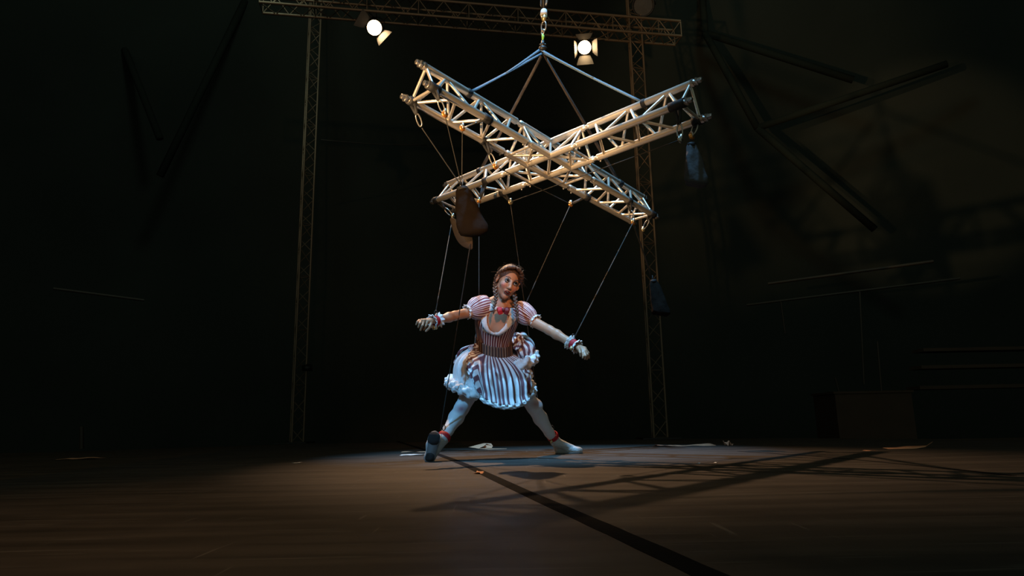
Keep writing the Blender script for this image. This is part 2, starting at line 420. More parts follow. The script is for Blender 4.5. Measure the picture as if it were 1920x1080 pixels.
def place(name, me, p, q, r, parent):
    p = Vector(p); q = Vector(q); d = q-p
    o = bpy.data.objects.new(name, me); col.objects.link(o); o.parent = parent
    o.matrix_basis = Matrix.Translation(p) @ d.to_track_quat('Z', 'Y').to_matrix().to_4x4() @ Matrix.Diagonal((r, r, d.length, 1))
for k, d in DIR.items():
    for s, z in CHORDS:
        bar('chord', arm(J+.03, d, s, z), arm(CL-.06, d, s, z), RC, M['alu'], cross, 20)
        place('coupler', cone_me, arm(J-.035, d, s, z), arm(J+.035, d, s, z), .0262, cross)
        place('end_plug', plug_me, arm(CL-.075, d, s, z), arm(CL+.0, d, s, z), .0265, cross)
        mbp = MB()
    # zigzags on the three faces of the arm
    p0, p1 = J+.07, CL-.10; nb = 5; L_ = (p1-p0)/nb
    for fi, (i, j) in enumerate(((0, 1), (2, 0), (1, 2))):
        for b in range(nb):
            a_, b_ = (i, j) if (b+fi) % 2 == 0 else (j, i)
            bar('brace', arm(p0+b*L_+.008, d, *CHORDS[a_]), arm(p0+(b+1)*L_-.008, d, *CHORDS[b_]), RB, M['alu'], cross, 10)
    for i, j in ((0, 1), (1, 2), (2, 0)):
        bar('rung', arm(CL-.085, d, *CHORDS[i]), arm(CL-.085, d, *CHORDS[j]), RB, M['alu'], cross, 10)
        bar('rung', arm(J-.05, d, *CHORDS[i]), arm(J-.05, d, *CHORDS[j]), RB, M['alu'], cross, 10)
    # corner block braces between this arm's top chord and the inner corners
    for s in (CS/2, -CS/2):
        bar('brace', arm(J-.06, d, 0, CT), arm(CS/2+.01, d, s, 0), RB, M['alu'], cross, 10)
        bar('brace', arm(J-.06, d, s, 0), arm(CS/2, d, -s, 0), RB, M['alu'], cross, 10)
for s in (CS/2, -CS/2):                                # through chords of the corner block
    bar('chord', (-J+.03, s, 0), (J-.03, s, 0), RC, M['alu'], cross, 20)
    bar('chord', (s, -J+.03, 0), (s, J-.03, 0), RC, M['alu'], cross, 20)
bar('chord', (-J+.03, 0, CT), (J-.03, 0, CT), RC, M['alu'], cross, 20)
bar('chord', (0, -J+.03, CT), (0, J-.03, CT), RC, M['alu'], cross, 20)
for sx in (1, -1):
    for sy in (1, -1): bar('brace', (0, 0, CT), (sx*CS/2, sy*CS/2, 0), RB, M['alu'], cross, 10)
bar('brace', (-CS/2, -CS/2, 0), (CS/2, CS/2, 0), RB, M['alu'], cross, 10)
bolt = MB().ell((0, 0, 0), 1, None, 8, 5).mesh('bolt'); bolt.materials.append(M['steel'])
for k, d in DIR.items():
    for s, z in CHORDS[1:]:
        for e in (-.05, .045):
            place('bolt', bolt, arm(J+e, d, s, z-.038), arm(J+e, d, s, z-.030), .008, cross)

# ------------------------------------------------------------------ slings, carabiners, pulleys
def wrap_sling(mb, c, axis, wd, r=.029, n=18):
    axis = norm(axis); ref = np.array([0, 0, 1.]) if abs(axis[2]) < .9 else np.array([1., 0, 0])
    A = norm(np.cross(axis, ref)); B = np.cross(axis, A); rows = []
    for t in (-wd/2, -wd/6, wd/6, wd/2):
        rows.append([c+axis*t+r*(1+.05*math.sin(5*t/wd+3*a))*(math.cos(a)*A+math.sin(a)*B) for a in np.arange(n)*2*PI/n])
    mb.grid(rows, None, True)
def oval(mb, c, up, side, L, W, r, n=18):
    up = norm(up); side = norm(side-up*(side@up))
    pts = [c+up*L/2*math.sin(a)+side*W/2*np.sign(math.cos(a))*abs(math.cos(a))**.7 for a in np.linspace(0, 2*PI, n+1)]
    mb.tube(pts, r, 6, False)
SIDE = np.array([.8, -.6, 0])
def rig(name_sl, slc, axis, hang_to, wheel, label, wd=.05, carab=True, col_='black_web', wheelmat='gold', wr=.024):
    """webbing round a chord, hanging down to a carabiner and, if wheel, a pulley"""
    root = thing(name_sl, label, 'rigging', slc)
    mb = MB(); wrap_sling(mb, slc, axis, wd)
    d = hang_to-slc; L = np.linalg.norm(d); u = d/L
    mb.build('webbing', M[col_], root, solid=.004)
    m2 = MB(); k0 = .030; k1 = L-(.10 if carab else .02)
    for sgn in (-1, 1):
        m2.tube([slc+u*k0*.6+SIDE*sgn*.018, slc+lerp(u*k0, u*max(k1, k0+.01), .5)+SIDE*sgn*.01, slc+u*max(k1, k0+.02)+SIDE*sgn*.003], .011, 6, True, .5)
    m2.build('strap', M[col_], root)
    if carab:
        m3 = MB(); oval(m3, slc+u*(L-.058), u, SIDE, .09, .036, .0052); m3.build('carabiner', M['steel'], root)
    if wheel:
        m4 = MB(); m4.ell(hang_to, (wr, .012, wr), Rxyz(0, 0, .6), 14, 8); m4.build('pulley', M[wheelmat], root)
        m5 = MB(); m5.box(hang_to+[0, 0, .012], (.012, .03, wr*1.7), Rxyz(0, 0, .6)); m5.build('side_plate', M['steel'], root)
    return root
def on_cross(k, frac, s, z): return cx(arm(frac, DIR[k], s, z))
def cax(k): return CR@np.array([DIR[k][0], DIR[k][1], 0.])
def nearest(k, chord, px, py):
    """point on an arm's chord whose picture position is closest to (px, py)"""
    best = None
    for t in np.linspace(.15, CL-.08, 200):
        P = on_cross(k, t, *CHORDS[chord]); d = P-CAM; z = d@FW
        q = (960+F*(d@RT)/z-px)**2+(540-F*(d@UP)/z-py)**2
        if best is None or q < best[0]: best = (q, P)
    return best[1]
def hang(P, px, py, dy=0): return at(px, py, P[1]+dy)
RG = {}
def R_(key, k, chord, px, py, hx, hy, wheel, label, dy=0, **kw):
    P = nearest(k, chord, px, py); Q = hang(P, hx, hy, dy)
    rig('webbing_sling', P, cax(k), Q, wheel, label, **kw); RG[key] = Q; return P
# on UL: chord 1 = side +, chord 2 = side -
def chord_at(k, px, py):
    best = None
    for c_ in range(3):
        P = nearest(k, c_, px, py); d = P-CAM; z = d@FW
        q = (960+F*(d@RT)/z-px)**2+(540-F*(d@UP)/z-py)**2
        if best is None or q < best[0]: best = (q, c_)
    return best[1]
def RA(key, k, px, py, hx, hy, wheel, label, dy=0, **kw): return R_(key, k, chord_at(k, px, py), px, py, hx, hy, wheel, label, dy, **kw)
RA('ul_end', 'UL', 775, 184, 791, 240, False, 'black sling and long carabiner at the tip of the upper left arm', wd=.045)
RA('ul_a', 'UL', 814, 161, 834, 214, True, 'doubled black sling with an orange pulley below the upper left arm tip', wd=.085)
RA('ul_b', 'UL', 911, 224, 867, 240, True, 'black sling pulled sideways to an orange pulley on the upper left arm', wd=.07)
RA('ul_c', 'UL', 911, 258, 929, 312, True, 'black sling on the lower chord with an orange pulley before the crossing', wd=.05)
RA('ur_a', 'UR', 1272, 203, 1276, 262, True, 'black sling with twin carabiners near the upper right arm tip', wd=.11, wheelmat='steel')
RA('ur_b', 'UR', 1306, 223, 1297, 256, True, 'black sling at the very tip of the upper right arm carrying the grey bag', wd=.06)
RA('ll_a', 'LL', 912, 340, 898, 377, True, 'black sling with orange ring on the lower left arm beside the brown bag', wd=.05, carab=False, wr=.02)
RA('ll_b', 'LL', 945, 368, 957, 379, True, 'small black sling with brass pulley under the inner part of the lower left arm', wd=.04, carab=False, wheelmat='brass')
RA('ll_end', 'LL', 817, 380, 849, 406, True, 'black sling and brass block at the far tip of the lower left arm', wd=.05, wheelmat='brass', wr=.018)
RA('lr_a', 'LR', 1100, 368, 1070, 383, True, 'black sling with orange pulley beneath the inner part of the lower right arm', wd=.06, carab=False)
RA('lr_b', 'LR', 1180, 373, 1187, 417, True, 'black sling with orange pulley at the near chord of the lower right arm', wd=.05)
RA('lr_end', 'LR', 1222, 401, 1206, 431, True, 'black sling and steel pulley at the far tip of the lower right arm', wd=.07, wheelmat='brass', wr=.02)
RG['bag3_top'] = at(1222, 520, RG['lr_b'][1]+.25)

# hoist above the cross and the four straps
APEX = at(1018, 96, CC[1]+.02)
hz = thing('hoist_hook', 'hook, shackles and green taped link hanging from above over the cross', 'hoist', at(1018, 92, APEX[1]))
hp = lambda px, py: at(px, py, APEX[1])
mb = MB(); mb.tube([hp(1019, -60), hp(1020, 18)], .022, 10); mb.build('chain_bag', M['black_metal'], hz)
mb = MB(); oval(mb, hp(1020, 3), np.array([0, 0, 1.]), SIDE, .10, .05, .012); mb.build('shackle', M['steel'], hz)
mb = MB(); mb.tube([hp(1020, 16), hp(1020, 20), hp(1019.5, 28), hp(1020, 31)], [.014, .026, .030, .020], 12); mb.build('sleeve', M['white_cloth'], hz)
mb = MB(); mb.tube([hp(1020, 30), hp(1020, 40)], [.026, .016], 10); mb.build('swivel', M['brass'], hz)
mb = MB(); oval(mb, hp(1019.5, 50), np.array([0, 0, 1.]), SIDE, .085, .045, .0065); oval(mb, hp(1018, 60), np.array([0, 0, 1.]), -SIDE[[1, 0, 2]], .04, .03, .006); mb.build('carabiner', M['steel'], hz)
mb = MB(); mb.tube([hp(1018, 64), hp(1018.5, 68), hp(1017.5, 76)], [.009, .013, .007], 8); mb.build('green_tape', M['green'], hz)
mb = MB(); mb.tube([hp(1018, 76), hp(1018, 88)], [.012, .02], 8)
for k in range(5): mb.ell(hp(1014+2*k, 84+2*(k % 2)), .011)
mb.ell(hp(1018, 91), (.035, .028, .022)); mb.build('ring_plate', M['black_metal'], hz)

def strap(px, py, k, label, material, wd, double=False, yo=0):
    P = nearest(k, 0, px, py); root = thing('lifting_strap', label, 'strap', P)
    a = P+norm(APEX-P)*.03
    def ribbon(mb, A, B, w0, w1, nudge=0):
        d = norm(B-A); s = norm(np.cross(d, np.array([0, 1., 0]))); rows = []
        for i in range(14):
            t = i/13; p = lerp(A, B, t)+np.array([0, 0, -.003*math.sin(PI*t)]); ww = w0*(1-t)+w1*t
            tw = math.sin(t*5+nudge)*.35; ss = s*math.cos(tw)+np.array([0, 1, 0])*math.sin(tw)
            rows.append([p-ss*ww/2, p+ss*ww/2])
        mb.grid(rows)
    mb = MB(); e = APEX+np.array([0, 0, -.015])
    ribbon(mb, a, e, wd, wd*.8, 0)
    if double:
        m_ = lerp(a, e, .45); ribbon(mb, m_+[0, 0, .0], APEX+np.array([-.02, 0, .015]), wd*.5, wd, 1)
    mb.build('webbing', material, root, solid=.004)
    mb = MB(); wrap_sling(mb, P, cax(k), wd*1.6, .028); mb.build('loop', M['black_web'], root, solid=.004)
    return root
strap(880, 172, 'UL', 'blue lit webbing strap from the hook to the upper left arm', M['blue_web'], .022, True)
strap(1208, 192, 'UR', 'grey doubled webbing strap from the hook to the upper right arm', M['blue_web'], .020, True)
strap(900, 318, 'LL', 'dim brown webbing strap from the hook down to the lower left arm', M['brown_web'], .028)
strap(1163, 343, 'LR', 'dim brown webbing strap from the hook down behind to the lower right arm', M['brown_web'], .028)

# ------------------------------------------------------------------ bags
def bag(px0, py0, px1, py1, wpx, Y, label, material, depth=.7, lean=0, seed=0):
    A = at(px0, py0, Y); B = at(px1, py1, Y); r2 = np.random.default_rng(seed)
    d = B-A; L = np.linalg.norm(d); u = d/L; s = norm(np.cross(u, [0, 1., 0])); s = s if s[0] > 0 else -s
    W = wpx/F*Y; f_ = np.cross(s, u); rows = []; n = 28
    ph = r2.uniform(0, 6, 8)
    for i in range(25):
        t = i/24
        k = np.interp(t, [0, .03, .08, .3, .62, .86, .96, 1], [.30, .34, .46, .68, .88, 1.0, .93, .5])
        row = []
        for j in range(n):
            a = 2*PI*j/n; c_, s_ = math.cos(a), math.sin(a)
            rr = k*(1+.05*math.sin(3*a+ph[0]+5*t)+.045*math.sin(6*a+ph[1]-9*t)+.03*math.sin(17*t+2*a+ph[4])+.09*(1-t)*math.sin(5*a+ph[2]))
            sq = (abs(c_)**3+abs(s_)**3)**(-1/3)*.9
            row.append(A+u*L*t+s*(c_*rr*sq*W/2+lean*t*t*W)+f_*(s_*rr*sq*W/2*depth)+u*L*.03*c_*(t > .9)*ph[3]/3)
        rows.append(row)
    root = thing('weight_bag', label, 'bag', A+u*L)
    mb = MB(); mb.grid(rows, None, True, True, True); mb.build('sack', material, root)
    mb = MB(); wrap_sling(mb, A+u*L*.05, u, .02, W*.16); mb.build('neck_tie', M['black_web'], root, solid=.006)
    mb = MB(); mb.tube([A-u*.035, A+u*L*.05], .008, 6); mb.build('cord', M['black_web'], root)
    return A
YB1 = RG['ul_b'][1]+.1
bag(1296, 268, 1305, 350, 47, RG['ur_b'][1], 'grey blue canvas weight bag hanging from the upper right arm tip', M['bag'], .7, .06, 3)
BT = bag(866, 350, 884, 443, 62, YB1, 'brown shaded weight bag hanging on three ropes before the lower left arm', M['shaded_brown_bag'], .6, .10, 5)
bag(1224, 524, 1241, 592, 36, RG['bag3_top'][1], 'far dark weight bag hanging low in front of the right tower', M['shaded_brown_bag'], .7, .02, 8)
# flap under the brown bag
mb = MB(); rows = []
for i in range(10):
    t = i/9; c = lerp(at(846, 408, YB1+.07), at(886, 466, YB1+.05), t)
    rows.append([c+np.array([-.01-.02*math.sin(t*PI), .03, -.05*math.sin(t*PI)]), c+np.array([.05*math.sin(t*PI), 0, .03*math.sin(t*PI)])])
mb.grid(rows); top(mb, 'loose_webbing', M['brown_web'], 'loose webbing tail drooping under the brown weight bag', 'strap', solid=.004)

# ------------------------------------------------------------------ ropes
def rope(A, B, label, r=.0034, sag=0.0, cat='rope', name='rope', mat_='rope'):
    mb = MB(); pts = [lerp(A, B, t)-np.array([0, 0, sag*math.sin(PI*t)]) for t in np.linspace(0, 1, 9)]
    mb.tube(pts, r, 6); return top(mb, name, M[mat_], label, cat)
KN = at(862, 338, YB1)
rope(RG['ul_end'], BT, 'rope from the upper left arm tip down to the brown bag')
rope(RG['ul_a'], BT, 'rope from the first orange pulley straight down to the brown bag')
rope(RG['ul_b'], BT, 'rope from the sideways orange pulley down to the brown bag')
rope(RG['ul_c'], RG['lr_a'], 'rope running under the crossing between two orange pulleys')
rope(RG['ur_a'], RG['ll_b'], 'long thin rope from the upper right tip behind the crossing to the brass pulley')
rope(RG['lr_b'], RG['bag3_top'], 'frayed double rope from the lower right arm to the far dark bag', .007)

# ================================================================== performer
# depths of the joints in the room
pt = at
J_ = dict(
    pelvis=pt(928, 676, 4.88), waist=pt(926, 644, 4.80), neckb=pt(940, 574, 4.62),
    shL=pt(905, 580, 4.68), elL=pt(853, 592, 4.50), wrL=pt(814, 602, 4.36),
    shR=pt(976, 590, 4.66), elR=pt(1030, 619, 4.50), wrR=pt(1079, 648, 4.38),
    hipL=pt(908, 686, 4.88), knL=pt(866, 765, 4.84), anL=pt(831, 822, 4.655),
    hipR=pt(950, 686, 4.90), knR=pt(1001, 764, 5.03), anR=pt(1039, 826, 5.27))
GL = atz(803, 868, 0); GR = atz(1046, 852, 0)
XT = norm(J_['shR']-J_['shL']); UT = norm(J_['neckb']-J_['waist']); XT = norm(XT-UT*(XT@UT)); FT = np.cross(XT, UT)
# torso rings: px, py, Y, half width, half depth
RING = np.array([[926, 656, 4.83, .128, .098], [926, 645, 4.81, .122, .092], [926, 630, 4.78, .125, .095], [928, 614, 4.745, .138, .106], [931, 600, 4.71, .150, .116],
                 [934, 588, 4.685, .152, .110], [937, 577, 4.66, .138, .090], [940, 569, 4.645, .098, .070], [942, 563, 4.64, .060, .056]])
RC_ = np.array([np.append(pt(*r[:3]), r[3:]) for r in RING])
RD = catmull(RC_, 81)
def TS(t, phi, off=0):                   # torso surface: t 0..1 from belt to neck, phi 0 = front, + = picture right
    i = min(max(t, 0), 1)*80; j = min(int(i), 79); r = lerp(RD[j], RD[j+1], i-j)
    b_ = sum(math.exp(-((phi-c)/.33)**2-((t-.44)/.10)**2) for c in (-.48, .48))*.016
    a, b = r[3]+off, r[4]+off+b_
    return r[:3]+XT*a*math.sin(phi)+FT*b*math.cos(phi)

# --- signed distance building
class Field:
    def __init__(s, lo, hi, h):
        s.lo = np.array(lo, float); s.h = h; s.n = np.ceil((np.array(hi)-s.lo)/h).astype(int)+1
        s.V = np.full(s.n, 1e3, np.float32)
    def _box(s, lo, hi):
        a = np.maximum(np.floor((lo-s.lo)/s.h).astype(int), 0); b = np.minimum(np.ceil((hi-s.lo)/s.h).astype(int)+1, s.n)
        if (b <= a).any(): return None
        ax = [(s.lo[i]+s.h*np.arange(a[i], b[i])).astype(np.float32) for i in range(3)]
        return tuple(slice(a[i], b[i]) for i in range(3)), (ax[0][:, None, None], ax[1][None, :, None], ax[2][None, None, :])
    def put(s, sl, d, k, sub):
        A = s.V[sl]
        if sub: d = -d; A2 = np.maximum(A, d)+np.maximum(k-np.abs(A-d), 0)**2/(4*k); s.V[sl] = A2
        else: s.V[sl] = np.minimum(A, d)-np.maximum(k-np.abs(A-d), 0)**2/(4*k)
    def cone(s, p, q, r1, r2, k=.012, sub=False):
        p = np.asarray(p, float); q = np.asarray(q, float); R = max(r1, r2)+k+.02
        bx = s._box(np.minimum(p, q)-R, np.maximum(p, q)+R)
        if bx is None: return
        sl, (x, y, z) = bx; d = q-p; L2 = d@d+1e-12
        t = np.clip(((x-p[0])*d[0]+(y-p[1])*d[1]+(z-p[2])*d[2])/L2, 0, 1)
        D = np.sqrt((x-p[0]-t*d[0])**2+(y-p[1]-t*d[1])**2+(z-p[2]-t*d[2])**2)-(r1+(r2-r1)*t)
        s.put(sl, D.astype(np.float32), k, sub)
    def ell(s, c, rad, R=None, k=.012, sub=False):
        c = np.asarray(c, float); rad = np.asarray(rad, float) if not np.isscalar(rad) else np.full(3, rad)
        R = np.eye(3) if R is None else np.asarray(R); m_ = rad.max()+k+.02
        bx = s._box(c-m_, c+m_)
        if bx is None: return
        sl, (x, y, z) = bx; X = x-c[0]; Y = y-c[1]; Z = z-c[2]
        l = [(X*R[0, i]+Y*R[1, i]+Z*R[2, i]) for i in range(3)]
        k0 = np.sqrt(sum((l[i]/rad[i])**2 for i in range(3)))+1e-9; k1 = np.sqrt(sum((l[i]/rad[i]**2)**2 for i in range(3)))+1e-9
        s.put(sl, (k0*(k0-1)/k1).astype(np.float32), k, sub)
    def nets(s):
        V = s.V; S = V < 0
        cnt = sum(S[i:S.shape[0]-1+i, j:S.shape[1]-1+j, l:S.shape[2]-1+l].astype(np.int8) for i in (0, 1) for j in (0, 1) for l in (0, 1))
        idx = np.argwhere((cnt > 0) & (cnt < 8)); vid = np.full(cnt.shape, -1, np.int32); vid[tuple(idx.T)] = np.arange(len(idx))
        co = np.array([(i, j, l) for i in (0, 1) for j in (0, 1) for l in (0, 1)])
        vals = np.stack([V[tuple((idx+c).T)] for c in co], 1)
        acc = np.zeros((len(idx), 3)); num = np.zeros(len(idx))
        for a in range(8):
            for b in range(a+1, 8):
                if np.abs(co[a]-co[b]).sum() != 1: continue
                m_ = (vals[:, a] < 0) != (vals[:, b] < 0); t = np.where(m_, vals[:, a]/(vals[:, a]-vals[:, b]+1e-12), 0)
                acc += np.where(m_[:, None], co[a]+(co[b]-co[a])*t[:, None], 0); num += m_
        P = s.lo+s.h*(idx+acc/num[:, None]); fs = []
        for ax in range(3):
            o1, o2 = [(1, 2), (2, 0), (0, 1)][ax]
            sa = [slice(None)]*3; sb = [slice(None)]*3; sa[ax] = slice(0, -1); sb[ax] = slice(1, None)
            D = S[tuple(sa)] != S[tuple(sb)]; e = np.argwhere(D)
            e = e[(e[:, o1] > 0) & (e[:, o2] > 0) & (e[:, o1] < S.shape[o1]-1) & (e[:, o2] < S.shape[o2]-1)]
            ins = S[tuple(e.T)]
            def g(d1, d2):
                q = e.copy(); q[:, o1] += d1; q[:, o2] += d2; return vid[tuple(q.T)]
            q = np.stack([g(-1, -1), g(0, -1), g(0, 0), g(-1, 0)], 1)
            q[~ins] = q[~ins][:, ::-1]; fs.append(q)
        Fc = np.concatenate(fs); Fc = Fc[(Fc >= 0).all(1)]
        return P, Fc
def net_obj(name, Fd, material, parent, tint=None):
    P, Fc = Fd.nets(); base = np.array(parent['base']) if 'base' in parent else np.zeros(3)
    me = bpy.data.meshes.new(name); me.vertices.add(len(P)); me.vertices.foreach_set('co', (P-base).astype(np.float32).ravel())
    me.loops.add(Fc.size); me.loops.foreach_set('vertex_index', Fc.ravel().astype(np.int32))
    me.polygons.add(len(Fc)); me.polygons.foreach_set('loop_start', (np.arange(len(Fc))*4).astype(np.int32))
    me.update(calc_edges=True); me.validate()
    me.polygons.foreach_set('use_smooth', np.ones(len(me.polygons), bool))
    if tint is not None:
        a = me.color_attributes.new('tint', 'FLOAT_COLOR', 'POINT'); C = np.ones((len(P), 4), np.float32); C[:, :3] = tint(P); a.data.foreach_set('color', C.ravel())
    return link(name, me, material, parent)

person = thing('person', 'woman dressed as a marionette in a striped dress, legs spread, arms held out by strings', 'person', (float(J_['pelvis'][0]), float(J_['pelvis'][1]), 0.))
PB = np.array(person['base'])

# head frame
def Ry(a): return np.array([[math.cos(a), 0, math.sin(a)], [0, 1, 0], [-math.sin(a), 0, math.cos(a)]])
def Rz(a): return np.array([[math.cos(a), -math.sin(a), 0], [math.sin(a), math.cos(a), 0], [0, 0, 1]])
def Rx(a): return np.array([[1, 0, 0], [0, math.cos(a), -math.sin(a)], [0, math.sin(a), math.cos(a)]])
HR = Ry(math.radians(20)) @ Rz(math.radians(19)) @ Rx(math.radians(14))
HO = pt(952.5, 529.5, 4.56)
def hd(x, y, z): return HO+HR@np.array([x, y, z])

allp = np.array(list(J_.values())+[GL, GR, hd(0, 0, .12)])
B = Field(allp.min(0)-.16, allp.max(0)+.16, .0036)
# torso
for i in range(0, 81, 4):
    r = RD[i]; B.ell(r[:3], (r[3]-.014, r[4]-.012, .035), np.stack([XT, FT, UT], 1), .03)
B.cone(J_['shL']+[.01, 0, .0], J_['shR']+[-.01, 0, .0], .040, .040, .03)
for s in (-.48, .48): B.ell(TS(.44, s, -.045), .046, None, .03)
B.ell(J_['pelvis'], (.15, .105, .09), np.stack([XT, FT, UT], 1), .04)
# arms
def limb(F_, P, R, k=.015):
    for i in range(len(P)-1): F_.cone(P[i], P[i+1], R[i], R[i+1], k)
for sh, el, wr in (('shL', 'elL', 'wrL'), ('shR', 'elR', 'wrR')):
    a, b, c = J_[sh], J_[el], J_[wr]
    limb(B, [a, lerp(a, b, .45), b, lerp(b, c, .3), lerp(b, c, .7), c], [.042, .036, .031, .0325, .025, .0205])
# legs (thinner than the tights that cover them)
def legpts(h, k, a): return [h, lerp(h, k, .5), k, lerp(k, a, .32)+np.array([0, .015, 0]), lerp(k, a, .75), a]
LR_ = [.083, .068, .050, .052, .036, .032]
for h, k, a in (('hipL', 'knL', 'anL'), ('hipR', 'knR', 'anR')):
    limb(B, legpts(J_[h], J_[k], J_[a]), [r-.006 for r in LR_], .02)
# feet inside the shoes
SL0 = atz(804, 867, .002); SL1 = pt(816.5, 807, SL0[1]+.03); axS = norm(SL1-SL0)
nrS = np.array([.16, -1, .10]); nrS = norm(nrS-axS*(nrS@axS)); LS = np.linalg.norm(SL1-SL0)
heelL = SL0+axS*.036-nrS*.050; toeL = SL1-axS*.034-nrS*.040
h2 = np.array([GR[0]+.012, GR[1], .038]); t2 = atz(1087, 852, .0); t2 = np.array([t2[0], GR[1]-.03, .026]); heelR = h2; toeR = t2
B.cone(J_['anL'], heelL, .03, .026, .02); B.cone(J_['anL'], lerp(heelL, toeL, .5), .024, .014, .02); B.cone(heelL, toeL, .020, .014, .02)
B.cone(J_['anR'], heelR, .03, .026, .02); B.cone(J_['anR'], lerp(heelR, toeR, .5), .024, .014, .02); B.cone(heelR, toeR, .02, .012, .02)
# neck
B.cone(hd(0, .022, -.05), J_['neckb']+[0, .01, .0], .046, .048, .02); B.cone(J_['neckb']+[0, .01, 0], TS(.78, 0, -.075), .05, .06, .03)
# head
B.ell(hd(0, .018, .030), (.074, .090, .084), HR, .01)
B.ell(hd(0, -.028, -.022), (.060, .062, .080), HR, .025)
B.cone(hd(-.046, -.005, -.052), hd(0, -.062, -.094), .022, .017, .02); B.cone(hd(.046, -.005, -.052), hd(0, -.062, -.094), .022, .017, .02)
B.ell(hd(0, -.072, -.092), (.018, .014, .013), HR, .014)
for s in (-1, 1):
    B.ell(hd(s*.036, -.066, -.022), (.022, .018, .020), HR, .02)
    B.ell(hd(s*.031, -.094, .014), (.017, .013, .011), HR, .010, True)
    B.ell(hd(s*.079, .004, -.002), (.008, .018, .031), HR @ Rz(s*.35), .006)
    B.ell(hd(s*.083, -.002, .002), (.006, .009, .016), HR, .004, True)
    B.ell(hd(s*.011, -.094, -.031), (.008, .009, .006), HR, .006)
B.cone(hd(0, -.080, .016), hd(0, -.106, -.024), .0085, .0105, .010)
B.ell(hd(0, -.104, -.025), (.011, .010, .009), HR, .006)
B.ell(hd(0, -.084, -.058), (.026, .014, .018), HR, .012)
# hands: palm, four fingers, thumb each with two bends
def hand(wr, K, tips, mids, thumb, rp=.019):
    for kk in K: B.cone(wr, kk, .017, .0105, .008)
    for kk, m_, t_ in zip(K, mids, tips):
        B.cone(kk, m_, .0090, .0082, .003); B.cone(m_, t_, .0080, .0064, .003)
    B.cone(thumb[0], thumb[1], .0135, .0100, .008); B.cone(thumb[1], thumb[2], .0095, .0085, .003); B.cone(thumb[2], thumb[3], .0085, .0068, .003)
yl = J_['wrL'][1]; 
hand(pt(809, 602, yl-.02), [pt(801, 603, yl-.075), pt(795.5, 601, yl-.085), pt(790, 600.5, yl-.08), pt(785.5, 601.5, yl-.07)],
     [pt(794.5, 618, yl-.085), pt(788.5, 619, yl-.09), pt(784.5, 613.5, yl-.10), pt(780.5, 608.5, yl-.095)],
     [pt(799, 611, yl-.105), pt(792, 610.5, yl-.115), pt(787, 606.5, yl-.115), pt(782.5, 604, yl-.10)],
     [pt(808, 604, yl-.03), pt(807, 609, yl-.065), pt(804.5, 615, yl-.09), pt(798.5, 621, yl-.10)])
yr = J_['wrR'][1]
hand(pt(1083, 650, yr-.01), [pt(1097, 653, yr-.03), pt(1098, 657, yr-.045), pt(1096, 660, yr-.055), pt(1092.5, 662, yr-.06)],
     [pt(1104.2, 671, yr-.03), pt(1100.3, 673.5, yr-.055), pt(1096.5, 673, yr-.075), pt(1092.5, 671, yr-.085)],
     [pt(1103, 662, yr-.035), pt(1101.5, 665, yr-.06), pt(1098, 667.5, yr-.08), pt(1094, 668, yr-.085)],
     [pt(1083, 652, yr-.03), pt(1086.5, 657, yr-.065), pt(1088, 662, yr-.085), pt(1088.5, 667.5, yr-.085)])
def skin_tint(P):
    C = np.tile(np.array([.52, .26, .15]), (len(P), 1))
    Q = (P-HO)@HR
    def blend(c, rad, colr, amt):
        nonlocal C
        d = np.sqrt((((Q-np.array(c))/np.array(rad))**2).sum(1)); w_ = np.clip(1.3-d, 0, 1)**1*amt; w_ = np.clip(w_, 0, 1)[:, None]
        C = C*(1-w_)+np.array(colr)*w_
    for s in (-1, 1):
        blend((s*.042, -.072, -.022), (.022, .03, .020), (.55, .17, .15), .75)       # rouge
        blend((s*.032, -.085, .016), (.021, .026, .0150), (.035, .015, .012), 1.9)     # eye make-up
    blend((0, -.095, -.060), (.021, .02, .010), (.22, .02, .024), 1.2)
    return C
body = net_obj('body', B, M['skin'], person, skin_tint)

# tights
T_ = Field(np.minimum(J_['anL'], J_['anR'])-[.2, .5, .1], [.75, 5.5, .85], .0045)
for h, k, a in (('hipL', 'knL', 'anL'), ('hipR', 'knR', 'anR')): limb(T_, legpts(J_[h], J_[k], J_[a]), LR_, .02)
T_.ell(J_['knL']+[-.004, -.02, 0], (.04, .045, .05), None, .02); T_.ell(J_['knR']+[.02, -.012, 0.01], (.045, .045, .05), None, .02)
T_.ell(J_['pelvis'], (.155, .11, .09), np.stack([XT, FT, UT], 1), .04)
def tights_tint(P):
    C = np.tile(np.array([.70, .69, .70]), (len(P), 1))
    for c, k in ((pt(864, 767, 4.775), .95), (pt(868, 744, 4.775), .5), (pt(1005, 758, 4.97), .7)):
        d = np.sqrt((((P-c)/np.array([.045, .08, .035]))**2).sum(1)); w_ = (np.clip(1.2-d, 0, 1)*k)[:, None]
        C = C*(1-w_)+np.array([.34, .15, .17])*w_
    return C
net_obj('tights', T_, M['tights'], person, tights_tint)

